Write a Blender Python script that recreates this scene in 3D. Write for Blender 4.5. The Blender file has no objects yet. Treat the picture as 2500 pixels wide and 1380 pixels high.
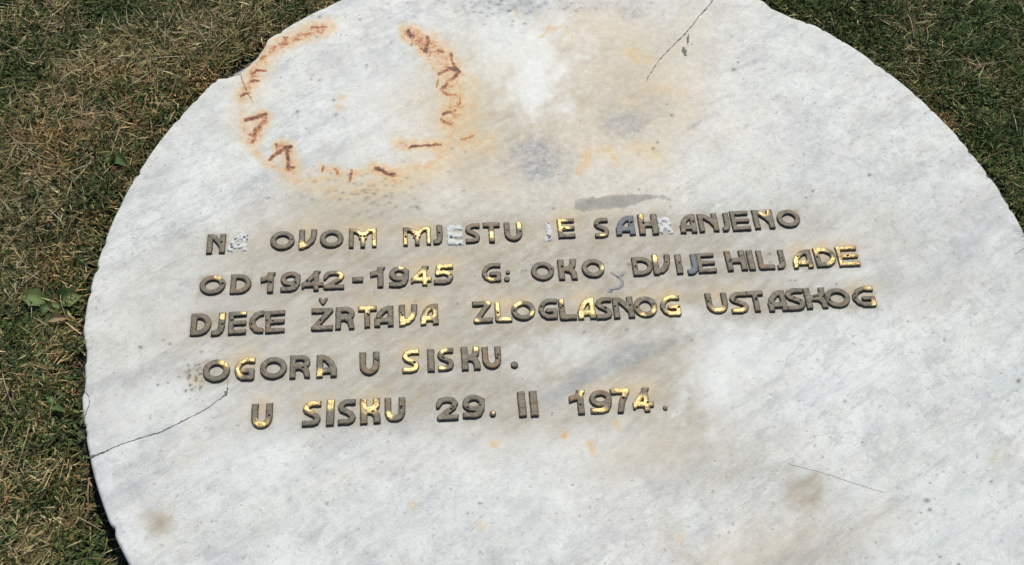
import bpy, math, random
import numpy as np
from mathutils import Matrix, Vector

# ------------------------------------------------------------------ camera, sky, sun, exposure
SC = bpy.context.scene
COL = SC.collection
R_ = math.radians
TH, ROLL = R_(31.2558), R_(4.2060)          # tilt off straight down, roll
STONE_TOP = 0.066                            # metres above the soil
CAM_Z = STONE_TOP + 1.82022
CX, CY, RAD = 0.14114, 1.09792, 1.0          # the round stone
cam_d = bpy.data.cameras.new('camera')
cam_d.sensor_width = 36.0; cam_d.lens = 36.0
cam_d.clip_start = 0.05; cam_d.clip_end = 500
cam = bpy.data.objects.new('camera', cam_d); COL.objects.link(cam)
cam.matrix_world = Matrix.Translation((0, 0, CAM_Z)) @ Matrix.Rotation(TH, 4, 'X') @ Matrix.Rotation(ROLL, 4, 'Z')
SC.camera = cam

SUN_EL, SUN_AZ = R_(54), R_(2)              # azimuth clockwise from +Y (top of the picture)
world = bpy.data.worlds.new('World'); SC.world = world
world.use_nodes = True
wn = world.node_tree.nodes; wl = world.node_tree.links
sky = wn.new('ShaderNodeTexSky'); sky.sky_type = 'NISHITA'; sky.sun_disc = False
sky.sun_elevation = SUN_EL; sky.sun_rotation = SUN_AZ
bg = wn['Background']; bg.inputs['Strength'].default_value = 0.085
wl.new(sky.outputs[0], bg.inputs['Color'])
sun_d = bpy.data.lights.new('sun', 'SUN'); sun_d.energy = 3.7; sun_d.angle = R_(0.53)
sun_d.color = (1.0, 0.965, 0.87)
sun = bpy.data.objects.new('sun', sun_d); COL.objects.link(sun)
sdir = Vector((math.sin(SUN_AZ) * math.cos(SUN_EL), math.cos(SUN_AZ) * math.cos(SUN_EL), math.sin(SUN_EL)))
sun.rotation_euler = (-sdir).to_track_quat('-Z', 'Y').to_euler()
sun.location = (0, 4, 5)
SC.view_settings.view_transform = 'Standard'
SC.view_settings.look = 'None'
SC.view_settings.gamma = 1
SC.view_settings.exposure = 0.1

# ------------------------------------------------------------------ helpers
rng = np.random.default_rng(7)
random.seed(7)


def at(x, y, z=STONE_TOP):
    """where the photograph's point (2500 x 1380) lies on the level plane z"""
    x = np.asarray(x, float); y = np.asarray(y, float)
    u = (x - 1250) / 2500.0; v = -(y - 690) / 2500.0
    c, s = math.cos(ROLL), math.sin(ROLL)
    u, v = c * u - s * v, s * u + c * v
    dx = u; dy = v * math.cos(TH) + math.sin(TH); dz = v * math.sin(TH) - math.cos(TH)
    t = (z - CAM_Z) / dz
    return np.stack([dx * t, dy * t], -1)


def vnoise(p, scale, seed=0):
    """smooth value noise in the plane, 0..1"""
    q = np.asarray(p, float) / scale + 1000.0 + seed * 17.31
    i = np.floor(q).astype(np.int64); f = q - i
    f = f * f * (3 - 2 * f)

    def h(a, b):
        n = (a * 374761393 + b * 668265263 + seed * 1442695041) & 0xffffffff
        n = ((n ^ (n >> 13)) * 1274126177) & 0xffffffff
        n = n ^ (n >> 16)
        return (n & 0xffff) / 65535.0
    a = h(i[..., 0], i[..., 1]); b = h(i[..., 0] + 1, i[..., 1])
    c = h(i[..., 0], i[..., 1] + 1); d = h(i[..., 0] + 1, i[..., 1] + 1)
    return (a * (1 - f[..., 0]) + b * f[..., 0]) * (1 - f[..., 1]) + (c * (1 - f[..., 0]) + d * f[..., 0]) * f[..., 1]


def fbm(p, scale, seed=0, octs=4):
    s = 0; a = 0.5; t = 0
    for k in range(octs):
        s = s + a * vnoise(p, scale / 2 ** k, seed + k); t += a; a *= 0.55
    return s / t


def sm(e0, e1, x):
    t = np.clip((x - e0) / (e1 - e0), 0, 1)
    return t * t * (3 - 2 * t)


def seg_dist(P, a, b):
    ab = b - a; L = (ab ** 2).sum() + 1e-12
    t = np.clip(((P - a) @ ab) / L, 0, 1)
    return np.hypot(*(P - (a + t[:, None] * ab)).T), t


def poly_dist(P, pts):
    d = np.full(len(P), 1e9)
    for a, b in zip(pts[:-1], pts[1:]):
        d = np.minimum(d, seg_dist(P, np.asarray(a), np.asarray(b))[0])
    return d


def in_poly(P, pts):
    x, y = P[:, 0], P[:, 1]; ins = np.zeros(len(P), bool); n = len(pts)
    for i in range(n):
        x0, y0 = pts[i]; x1, y1 = pts[(i + 1) % n]
        c = ((y0 > y) != (y1 > y)) & (x < (x1 - x0) * (y - y0) / (y1 - y0 + 1e-15) + x0)
        ins ^= c
    return ins


def mesh_np(name, V, faces_flat, sizes, smooth=True):
    me = bpy.data.meshes.new(name)
    V = np.ascontiguousarray(V, np.float32)
    me.vertices.add(len(V)); me.vertices.foreach_set('co', V.ravel())
    ff = np.ascontiguousarray(faces_flat, np.int32); sizes = np.asarray(sizes, np.int32)
    me.loops.add(len(ff)); me.loops.foreach_set('vertex_index', ff)
    me.polygons.add(len(sizes))
    st = np.concatenate([[0], np.cumsum(sizes)[:-1]]).astype(np.int32)
    me.polygons.foreach_set('loop_start', st)
    me.polygons.foreach_set('use_smooth', np.full(len(sizes), smooth))
    me.update(calc_edges=True); me.validate(clean_customdata=False)
    return me


def color_attr(me, name, C):
    a = me.attributes.new(name, 'FLOAT_COLOR', 'POINT')
    C = np.asarray(C, np.float32)
    if C.shape[1] == 3:
        C = np.concatenate([C, np.ones((len(C), 1), np.float32)], 1)
    a.data.foreach_set('color', np.ascontiguousarray(C).ravel())


def link(name, me, mat, parent=None):
    o = bpy.data.objects.new(name, me); COL.objects.link(o)
    if mat is not None and not me.materials:
        me.materials.append(mat)
    if parent is not None:
        o.parent = parent
    return o


def tag(o, label=None, cat=None, group=None, kind=None):
    if label: o['label'] = label
    if cat: o['category'] = cat
    if group: o['group'] = group
    if kind: o['kind'] = kind
    return o


def tube(pts, radii, n=6, flat=1.0, cap=True):
    """tapering tube along points; returns verts, flat faces, sizes"""
    pts = np.asarray(pts, float); m = len(pts)
    T = np.gradient(pts, axis=0); T /= np.linalg.norm(T, axis=1)[:, None] + 1e-12
    up = np.array([0, 0, 1.0])
    V = []; F = []; S = []
    for i in range(m):
        s = np.cross(T[i], up)
        s = s / np.linalg.norm(s) if np.linalg.norm(s) > 1e-6 else np.array([1.0, 0, 0])
        w = np.cross(s, T[i])
        for k in range(n):
            a = 2 * math.pi * k / n
            V.append(pts[i] + radii[i] * (math.cos(a) * s + math.sin(a) * w * flat))
    for i in range(m - 1):
        for k in range(n):
            F += [i * n + k, i * n + (k + 1) % n, (i + 1) * n + (k + 1) % n, (i + 1) * n + k]; S.append(4)
    if cap:
        F += list(range(n))[::-1]; S.append(n)
        F += [(m - 1) * n + k for k in range(n)]; S.append(n)
    return np.array(V), F, S


# ------------------------------------------------------------------ materials
class NT:
    def __init__(s, name):
        s.m = bpy.data.materials.new(name); s.m.use_nodes = True
        s.n = s.m.node_tree.nodes; s.l = s.m.node_tree.links
        s.b = s.n['Principled BSDF']

    def node(s, t, **kw):
        x = s.n.new(t)
        for k, v in kw.items():
            setattr(x, k, v)
        return x

    def put(s, sock, v):
        if isinstance(v, bpy.types.NodeSocket):
            s.l.new(v, sock)
        elif isinstance(v, (tuple, list)) and sock.type == 'RGBA' and len(v) == 3:
            sock.default_value = (*v, 1)
        else:
            sock.default_value = v

    def mix(s, f, a, b, mode='MIX'):
        x = s.node('ShaderNodeMix', data_type='RGBA', blend_type=mode)
        s.put(x.inputs[0], f); s.put(x.inputs[6], a); s.put(x.inputs[7], b)
        return x.outputs[2]

    def math(s, op, a, b=0.0, c=None, clamp=False):
        x = s.node('ShaderNodeMath', operation=op); x.use_clamp = clamp
        s.put(x.inputs[0], a); s.put(x.inputs[1], b)
        if c is not None: s.put(x.inputs[2], c)
        return x.outputs[0]

    def ramp(s, f, stops):
        x = s.node('ShaderNodeValToRGB'); e = x.color_ramp.elements
        while len(e) < len(stops): e.new(0.5)
        for k, (p, c) in enumerate(stops):
            e[k].position = p
            e[k].color = (c, c, c, 1) if not isinstance(c, tuple) else (*c, 1)
        s.put(x.inputs[0], f)
        return x.outputs[0]

    def noise(s, vec, scale, detail=4, rough=0.55, dist=0.0):
        x = s.node('ShaderNodeTexNoise')
        s.l.new(vec, x.inputs['Vector'])
        x.inputs['Scale'].default_value = scale; x.inputs['Detail'].default_value = detail
        x.inputs['Roughness'].default_value = rough; x.inputs['Distortion'].default_value = dist
        return x.outputs['Fac']

    def attr(s, name):
        x = s.node('ShaderNodeAttribute'); x.attribute_name = name
        return x

    def bump(s, h, strength, dist):
        x = s.node('ShaderNodeBump'); x.inputs['Strength'].default_value = strength
        x.inputs['Distance'].default_value = dist
        s.l.new(h, x.inputs['Height']); s.l.new(x.outputs[0], s.b.inputs['Normal'])


def marble_material():
    t = NT('weathered_white_marble')
    co = t.node('ShaderNodeTexCoord').outputs['Object']
    m0 = t.node('ShaderNodeMapping'); t.l.new(co, m0.inputs[0]); m0.inputs['Rotation'].default_value = (0, 0, R_(-40))
    mp = t.node('ShaderNodeMapping'); t.l.new(m0.outputs[0], mp.inputs[0]); mp.inputs['Scale'].default_value = (1.0, 3.6, 1.0)
    st = mp.outputs[0]
    mq = t.node('ShaderNodeMapping'); t.l.new(m0.outputs[0], mq.inputs[0]); mq.inputs['Scale'].default_value = (1.0, 7.0, 1.0)
    st7 = mq.outputs[0]
    base = t.ramp(t.noise(co, 2.6, 6, 0.6), [(0.30, (.51, .52, .51)), (0.5, (.575, .582, .56)), (0.72, (.64, .655, .64))])
    # warm and cool clouds
    base = t.mix(t.ramp(t.noise(st, 3.2, 6, 0.62), [(0.48, 0.0), (0.66, 0.5)]), base, (.53, .49, .415))
    base = t.mix(t.ramp(t.noise(co, 7.0, 5, 0.6), [(0.5, 0.0), (0.7, 0.5)]), base, (.50, .48, .46))
    base = t.mix(t.ramp(t.noise(st, 4.4, 6, 0.65), [(0.49, 0.0), (0.66, 0.7)]), base, (.41, .43, .445))
    base = t.mix(t.ramp(t.noise(m0.outputs[0], 3.6, 5, 0.6), [(0.52, 0.0), (0.68, 0.6)]), base, (.56, .60, .575))
    base = t.mix(t.ramp(t.noise(st, 8.0, 6, 0.65), [(0.52, 0.0), (0.72, 0.7)]), base, (.66, .675, .655))
    # diagonal veins and grain
    v = t.noise(st, 10.0, 8, 0.72, 0.6)
    base = t.mix(t.ramp(v, [(0.52, 0.0), (0.64, 0.42), (0.8, 0.7)]), base, (.33, .345, .355))
    v2 = t.noise(st7, 16.0, 6, 0.72, 0.3)
    base = t.mix(t.ramp(v2, [(0.54, 0.0), (0.70, 0.26)]), base, (.32, .33, .34))
    v3 = t.noise(st7, 26.0, 5, 0.7, 0.2)
    base = t.mix(t.ramp(v3, [(0.30, 0.2), (0.47, 0.0)]), base, (.66, .67, .65))
    v4 = t.noise(st, 55.0, 5, 0.7, 0.2)
    base = t.mix(t.ramp(v4, [(0.55, 0.0), (0.72, 0.42)]), base, (.32, .315, .30))
    base = t.mix(t.ramp(t.noise(co, 18.0, 7, 0.74, 0.5), [(0.51, 0.0), (0.66, 0.6)]), base, (.37, .375, .38))
    base = t.mix(t.ramp(t.noise(m0.outputs[0], 11.0, 7, 0.7), [(0.50, 0.0), (0.64, 0.65)]), base, (.67, .68, .66))
    base = t.mix(t.ramp(t.noise(co, 46.0, 5, 0.7), [(0.52, 0.0), (0.72, 0.45)]), base, (.36, .35, .33))
    rid = t.math('ABSOLUTE', t.math('SUBTRACT', t.noise(st, 2.3, 7, 0.62, 0.4), 0.5))
    rid = t.math('MULTIPLY', t.ramp(rid, [(0.0, 0.5), (0.02, 0.0)]), t.ramp(t.noise(co, 3.0, 3, 0.5), [(0.42, 0.0), (0.62, 1.0)]))
    base = t.mix(rid, base, (.33, .34, .35))
    # small dark grains
    g = t.noise(co, 95.0, 3, 0.6)
    base = t.mix(t.ramp(g, [(0.62, 0.0), (0.72, 0.62)]), base, (.20, .20, .19))
    g2 = t.noise(co, 210.0, 2, 0.5)
    base = t.mix(t.ramp(g2, [(0.3, 0.20), (0.5, 0.0)]), base, (.32, .32, .31))
    a1 = t.attr('marks'); sp = t.node('ShaderNodeSeparateColor'); t.l.new(a1.outputs['Color'], sp.inputs[0])
    a2 = t.attr('stains'); sq = t.node('ShaderNodeSeparateColor'); t.l.new(a2.outputs['Color'], sq.inputs[0])
    fine = t.noise(co, 60.0, 5, 0.7)
    brk = t.ramp(t.math('MULTIPLY_ADD', t.noise(co, 150.0, 4, 0.7), 0.5, t.math('MULTIPLY', fine, 0.5)), [(0.36, 0.35), (0.64, 1.45)])
    mid = t.ramp(t.noise(st, 14.0, 6, 0.65), [(0.3, 0.6), (0.68, 1.3)])
    f_cr = t.math('MULTIPLY', t.math('MULTIPLY', sq.outputs[2], t.math('MULTIPLY_ADD', mid, 0.6, 0.4)), 0.95, clamp=True)
    base = t.mix(f_cr, base, (.585, .50, .375))
    f_be = t.math('MULTIPLY', t.math('MULTIPLY', sp.outputs[1], mid), 0.95, clamp=True)
    base = t.mix(f_be, base, (.31, .27, .205))
    f_gr = t.math('MULTIPLY', t.math('MULTIPLY', sp.outputs[2], mid), brk, clamp=True)
    base = t.mix(f_gr, base, (.24, .25, .265))
    base = t.mix(t.math('MULTIPLY', sq.outputs[0], 0.9, clamp=True), base, (.68, .70, .69))
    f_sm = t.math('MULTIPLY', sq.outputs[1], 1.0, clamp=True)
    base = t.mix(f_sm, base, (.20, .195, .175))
    f_ru = t.math('MULTIPLY', sp.outputs[0], brk, clamp=True)
    rc = t.ramp(f_ru, [(0.0, (.57, .45, .25)), (0.22, (.57, .36, .145)), (0.42, (.44, .18, .055)), (0.62, (.21, .066, .022)), (1.0, (.045, .02, .013))])
    base = t.mix(t.ramp(f_ru, [(0.0, 0.0), (0.16, 0.55), (0.45, 0.95), (1.0, 1.0)]), base, rc)
    base = t.mix(t.math('MULTIPLY', a1.outputs['Alpha'], 1.0, clamp=True), base, (.11, .105, .095))
    t.l.new(base, t.b.inputs['Base Color'])
    t.put(t.b.inputs['Roughness'], t.ramp(fine, [(0.3, 0.48), (0.7, 0.68)]))
    t.b.inputs['Specular IOR Level'].default_value = 0.35
    hh = t.math('ADD', t.math('MULTIPLY', fine, 0.5), t.math('MULTIPLY', t.noise(co, 240.0, 3, 0.6), 0.35))
    t.bump(hh, 0.5, 0.0018)
    return t.m


def bronze_material():
    t = NT('patinated_bronze')
    g = t.node('ShaderNodeNewGeometry')
    co = g.outputs['Position']
    at_ = t.attr('wear_and_shade'); sp = t.node('ShaderNodeSeparateColor'); t.l.new(at_.outputs['Color'], sp.inputs[0])
    n1 = t.noise(co, 70, 5, 0.65); n2 = t.noise(co, 320, 4, 0.6)
    pat = t.ramp(n1, [(0.32, (.088, .075, .053)), (0.5, (.132, .113, .082)), (0.68, (.19, .158, .112))])
    pat = t.mix(t.ramp(n2, [(0.5, 0.0), (0.7, 0.5)]), pat, (.06, .05, .038))
    pat = t.mix(t.ramp(t.noise(co, 22, 4, 0.6), [(0.52, 0.0), (0.66, 0.6)]), pat, (.20, .115, .055))
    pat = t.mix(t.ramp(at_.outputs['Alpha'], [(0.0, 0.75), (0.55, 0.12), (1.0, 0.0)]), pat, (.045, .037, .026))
    pat = t.mix(t.math('MULTIPLY', sp.outputs[2], t.ramp(n1, [(0.3, 0.6), (0.7, 1.0)])), pat, (.088, .112, .135))
    gold = t.mix(t.ramp(n2, [(0.35, 0.0), (0.65, 1.0)]), (.22, .15, .062), (.56, .425, .20))
    k = t.math('ADD', sp.outputs[0], t.math('MULTIPLY', t.math('SUBTRACT', n1, 0.5), 0.7))
    m = t.ramp(k, [(0.18, 0.0), (0.5, 0.38), (1.05 - 0.06, 1.0)])
    c = t.mix(m, pat, gold)
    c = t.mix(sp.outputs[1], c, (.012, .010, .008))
    t.l.new(c, t.b.inputs['Base Color'])
    t.put(t.b.inputs['Metallic'], t.math('MULTIPLY_ADD', m, 0.6, 0.15))
    t.put(t.b.inputs['Roughness'], t.math('MULTIPLY_ADD', m, -0.14, 0.6))
    t.bump(t.math('ADD', n2, t.math('MULTIPLY', n1, 1.5)), 0.4, 0.0014)
    return t.m


def plain(name, c0, c1, scale=40, rough=0.85, bump=0.002, bs=0.5, spec=0.3):
    t = NT(name)
    co = t.node('ShaderNodeTexCoord').outputs['Object']
    n = t.noise(co, scale, 6, 0.65)
    t.l.new(t.ramp(n, [(0.3, c0), (0.7, c1)]), t.b.inputs['Base Color'])
    t.b.inputs['Roughness'].default_value = rough
    t.b.inputs['Specular IOR Level'].default_value = spec
    t.bump(n, bs, bump)
    return t.m


def blade_material(name, trans=0.25):
    t = NT(name)
    a = t.attr('tint')
    t.l.new(a.outputs['Color'], t.b.inputs['Base Color'])
    t.b.inputs['Roughness'].default_value = 0.6
    t.b.inputs['Specular IOR Level'].default_value = 0.25
    tr = t.node('ShaderNodeBsdfTranslucent'); t.l.new(a.outputs['Color'], tr.inputs[0])
    mx = t.node('ShaderNodeMixShader'); mx.inputs[0].default_value = trans
    t.l.new(t.b.outputs[0], mx.inputs[1]); t.l.new(tr.outputs[0], mx.inputs[2])
    out = [x for x in t.n if x.type == 'OUTPUT_MATERIAL'][0]
    t.l.new(mx.outputs[0], out.inputs[0])
    return t.m


def soil_material():
    t = NT('thatch_and_soil')
    co = t.node('ShaderNodeTexCoord').outputs['Object']
    n = t.noise(co, 5, 8, 0.7); n2 = t.noise(co, 120, 5, 0.7); n3 = t.noise(co, 1.3, 4, 0.6)
    c = t.ramp(n2, [(0.3, (.022, .018, .011)), (0.55, (.075, .057, .034)), (0.75, (.16, .122, .072))])
    c = t.mix(t.ramp(n, [(0.45, 0.0), (0.65, 0.75)]), c, (.040, .060, .020))
    c = t.mix(t.ramp(n3, [(0.45, 0.0), (0.65, 0.4)]), c, (.05, .036, .02))
    sx = t.node('ShaderNodeSeparateXYZ'); t.l.new(co, sx.inputs[0])
    dx = t.math('SUBTRACT', sx.outputs[0], CX); dy = t.math('SUBTRACT', sx.outputs[1], CY)
    rr = t.math('SQRT', t.math('ADD', t.math('MULTIPLY', dx, dx), t.math('MULTIPLY', dy, dy)))
    rr = t.math('ADD', rr, t.math('MULTIPLY', n, 0.05))
    bare = t.ramp(t.math('SUBTRACT', rr, RAD), [(0.06, 0.85), (0.12, 0.0)])
    c = t.mix(bare, c, t.mix(t.ramp(n2, [(0.4, 0.0), (0.7, 1.0)]), (.030, .028, .025), (.085, .078, .068)))
    t.l.new(c, t.b.inputs['Base Color'])
    t.b.inputs['Roughness'].default_value = 0.95
    t.b.inputs['Specular IOR Level'].default_value = 0.1
    t.bump(t.math('ADD', n2, n), 0.8, 0.012)
    return t.m


M_marble = marble_material()
M_bronze = bronze_material()
M_side = plain('dirty_stone_edge', (.035, .035, .034), (.11, .105, .095), 30, 0.9, 0.004, 0.8)
M_base = plain('dark_damp_concrete', (.022, .022, .022), (.06, .057, .05), 25, 0.95, 0.006, 0.8)
M_crack = plain('dirt_in_crack', (.07, .066, .058), (.20, .19, .17), 90, 0.95, 0.001, 0.3)
M_faint = plain('faint_dirt', (.33, .325, .31), (.45, .445, .43), 90, 0.95, 0.001, 0.3)
M_pit = plain('chipped_hollow', (.10, .10, .085), (.22, .215, .19), 120, 0.95, 0.001, 0.3)
M_putty = NT('old_adhesive')
M_lead = plain('grey_lead_smear', (.17, .175, .18), (.33, .335, .335), 160, 0.7, 0.001, 0.5)
M_blade = blade_material('grass_blade', 0.28)
M_straw = blade_material('dry_straw', 0.15)
M_leaf = blade_material('green_leaf', 0.2)
M_soil = soil_material()
_t = M_putty
_a = _t.attr('wear_and_shade'); _s = _t.node('ShaderNodeSeparateColor'); _t.l.new(_a.outputs['Color'], _s.inputs[0])
_co = _t.node('ShaderNodeTexCoord').outputs['Object']
_n = _t.noise(_co, 260, 4, 0.6)
_t.l.new(_t.mix(_s.outputs[1], _t.ramp(_n, [(0.3, (.42, .42, .415)), (0.7, (.64, .64, .63))]), (.05, .055, .06)), _t.b.inputs['Base Color'])
_t.b.inputs['Roughness'].default_value = 0.7
_t.bump(_n, 0.6, 0.001)
M_putty = _t.m

# ------------------------------------------------------------------ ground
NG = 220
edge = np.sign(np.linspace(-1, 1, NG)) * (np.abs(np.linspace(-1, 1, NG)) ** 3 * 118 + np.abs(np.linspace(-1, 1, NG)) * 2.5)
gx, gy = np.meshgrid(edge + CX, edge + CY, indexing='ij')
gp = np.stack([gx.ravel(), gy.ravel()], 1)


def ground_z(p):
    r = np.hypot(p[..., 0] - CX, p[..., 1] - CY)
    z = (fbm(p, 0.35, 3, 3) - 0.5) * 0.024 + (fbm(p, 0.08, 8, 2) - 0.5) * 0.008
    return z - 0.010 * np.exp(-((r - RAD) / 0.045) ** 2) + 0.12 * (fbm(p, 30, 5, 2) - .5) * sm(4, 30, r)


gz = ground_z(gp)
ii = np.arange(NG * NG).reshape(NG, NG)
q = np.stack([ii[:-1, :-1], ii[1:, :-1], ii[1:, 1:], ii[:-1, 1:]], -1).reshape(-1, 4)
me = mesh_np('ground', np.column_stack([gp, gz]), q.ravel(), np.full(len(q), 4))
tag(link('ground', me, M_soil), 'brown soil and thatch under the lawn grass', 'ground', kind='structure')

# ------------------------------------------------------------------ the round stone
stone = bpy.data.objects.new('memorial_stone', None); COL.objects.link(stone)
stone.location = (CX, CY, 0); stone.empty_display_size = 0.2
tag(stone, 'round white marble memorial stone with bronze lettering lying on the grass', 'memorial')
CEN = np.array([CX, CY])

# broken rim: outline points where the edge is chipped (photograph px)
CHIPS = [
    [(700, 63), (667, 82), (652, 97), (647, 112), (631, 136), (606, 160), (580, 181), (550, 187), (524, 191), (508, 205), (497, 221), (470, 247)],
    [(1850, -8), (1868, 3), (1884, 18), (1910, 29), (1935, 41), (1957, 47), (1971, 52), (2000, 62), (2012, 73)],
    [(203, 805), (204, 822), (208, 840), (209, 862), (205, 880), (206, 905), (206, 930), (203, 958)],
]
NPH = 3600
phi_t = np.linspace(-math.pi, math.pi, NPH, endpoint=False)
r_top = np.full(NPH, RAD)
for ch in CHIPS:
    w = at(*np.array(ch, float).T) - CEN
    a = np.arctan2(w[:, 1], w[:, 0]); r = np.hypot(*w.T)
    o = np.argsort(a); a, r = a[o], r[o]
    inside = (phi_t > a[0]) & (phi_t < a[-1])
    rr = np.interp(phi_t, a, r)
    r_top[inside] = np.minimum(r_top[inside], rr[inside])
ring = np.stack([np.cos(phi_t), np.sin(phi_t)], 1)
r_top += (fbm(ring * RAD, 0.12, 31, 3) - 0.5) * 0.004
# tiny nicks
for k in range(150):
    a = rng.uniform(-math.pi, math.pi); wd = rng.uniform(.002, .010); dp = rng.uniform(.0006, .003) * (2 if k % 9 == 0 else 1)
    d = np.abs((phi_t - a + math.pi) % (2 * math.pi) - math.pi)
    r_top -= dp * np.exp(-(d / wd) ** 2)


def rtop(phi):
    return np.interp((phi + math.pi) % (2 * math.pi) - math.pi, np.append(phi_t, math.pi), np.append(r_top, r_top[0]))


N = 960
u = np.linspace(-1, 1, N); A, B = np.meshgrid(u, u, indexing='ij')
big = np.abs(A) >= np.abs(B)
rr = np.where(big, A, B)
with np.errstate(all='ignore'):
    ph = np.where(big, (math.pi / 4) * (B / A), math.pi / 2 - (math.pi / 4) * (A / B))
ph = np.nan_to_num(ph)
X, Y = rr * np.cos(ph), rr * np.sin(ph)
s = np.hypot(X, Y); phi = np.arctan2(Y, X)
EDGE = 0.005
rt = rtop(phi)
rad = s * (RAD - EDGE) - np.maximum(0, 1) * 0
# squeeze only the outer band to the broken outline
k = sm(0.90, 1.0, s)
rad = s * ((1 - k) * (RAD - EDGE) + k * (rt - EDGE))
P = np.stack([rad * np.cos(phi), rad * np.sin(phi)], -1).reshape(-1, 2)     # stone local
W = P + CEN
zt = (fbm(W, 0.5, 51, 2) - 0.5) * 0.004 + (fbm(W, 0.06, 55, 3) - 0.5) * 0.0012
edge_d = (rt.ravel() - np.hypot(*P.T))
zt -= 0.0012 * sm(0.02, 0.0, edge_d)

# ---- marks on the marble, in photograph px turned into places on the stone
# work in px-space distances by projecting stone points once
cT, sT = math.cos(TH), math.sin(TH)


def to_px(Wp, z=STONE_TOP):
    dx = Wp[:, 0]; dy = Wp[:, 1]; dz = z - CAM_Z
    v = dy * cT + dz * sT; w = dy * sT - dz * cT
    uu, vv = dx / w, v / w
    c, s_ = math.cos(-ROLL), math.sin(-ROLL)
    uu, vv = c * uu - s_ * vv, s_ * uu + c * vv
    return np.stack([1250 + 2500 * uu, 690 - 2500 * vv], 1)


PX = to_px(W)
rust_and_glow = np.zeros(len(W)); beige = rust_and_glow.copy(); grey = rust_and_glow.copy(); dark = rust_and_glow.copy(); white = rust_and_glow.copy(); smear = rust_and_glow.copy(); cream = rust_and_glow.copy()


def near(x0, y0, x1, y1, m=80):
    return np.where((PX[:, 0] > x0 - m) & (PX[:, 0] < x1 + m) & (PX[:, 1] > y0 - m) & (PX[:, 1] < y1 + m))[0]


def blob(ch, x, y, rx, ry, amp, rot=0, seed=0, rough=0.5):
    m = 3 * max(rx, ry)
    i = near(x, y, x, y, m)
    d = PX[i] - (x, y); c, s_ = math.cos(R_(rot)), math.sin(R_(rot))
    e = np.hypot((c * d[:, 0] - s_ * d[:, 1]) / rx, (s_ * d[:, 0] + c * d[:, 1]) / ry)
    nz = fbm(PX[i], max(rx, ry) * 0.7, 90 + seed, 4)
    e = e * (1 + rough * (nz - 0.5) * 2)
    ch[i] = np.maximum(ch[i], amp * np.exp(-e * e)) if ch is rust_and_glow else ch[i] + amp * np.exp(-e * e)


def stroke(ch, pts, w, amp, soft=0.5, zoom=None):
    pts = np.array(pts, float)
    if zoom: pts = pts / zoom[2] + zoom[:2]
    m = w * 3 + 10
    i = near(pts[:, 0].min(), pts[:, 1].min(), pts[:, 0].max(), pts[:, 1].max(), m)
    jit = np.stack([fbm(PX[i], 14, 61, 2), fbm(PX[i], 14, 64, 2)], 1) - .5
    d = poly_dist(PX[i] + jit * min(8, w * .9), pts)
    v = amp * (1 - sm(w * (1 - soft), w * (1 + soft), d))
    if ch is rust_and_glow: v = v * np.clip(.35 + 1.25 * fbm(PX[i], 16, 71, 3), .4, 1.12)
    ch[i] = np.maximum(ch[i], v)


Z2 = (540, 0, 2.759)
Z3 = (1140, 0, 2.653)
# rust halo round the lost wreath
for pts, w, a in [
    ([(720, 185), (640, 200), (530, 240), (430, 290), (330, 340), (280, 390), (225, 480), (190, 570), (150, 640)], 20, .30),
    ([(700, 190), (540, 250), (430, 280), (340, 340), (280, 400), (215, 490), (180, 600)], 11, .40),
    ([(1265, 220), (1350, 290), (1420, 340)], 18, .5),
    ([(1390, 300), (1500, 400), (1560, 500), (1550, 600), (1590, 700), (1540, 800)], 27, .36),
    ([(1590, 640), (1590, 760), (1570, 850), (1530, 950), (1470, 1050), (1390, 1110), (1160, 1180)], 12, .22),
    ([(1160, 1180), (1000, 1150), (860, 1190), (700, 1200), (560, 1225), (470, 1180), (380, 1130), (280, 1080), (200, 990)], 11, .21),
    ([(160, 830), (180, 930), (215, 960)], 18, .3),
    ([(290, 790), (210, 950)], 16, .40), ([(400, 1000), (450, 1010), (470, 1130)], 17, .40),
    ([(1200, 970), (1480, 980)], 14, .28), ([(1040, 1130), (1170, 1190)], 15, .38),
    ([(680, 1130), (780, 1160), (880, 1200)], 12, .22),
]:
    stroke(rust_and_glow, pts, w * 1.05, a * 1.0, 0.98, Z2)
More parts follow.
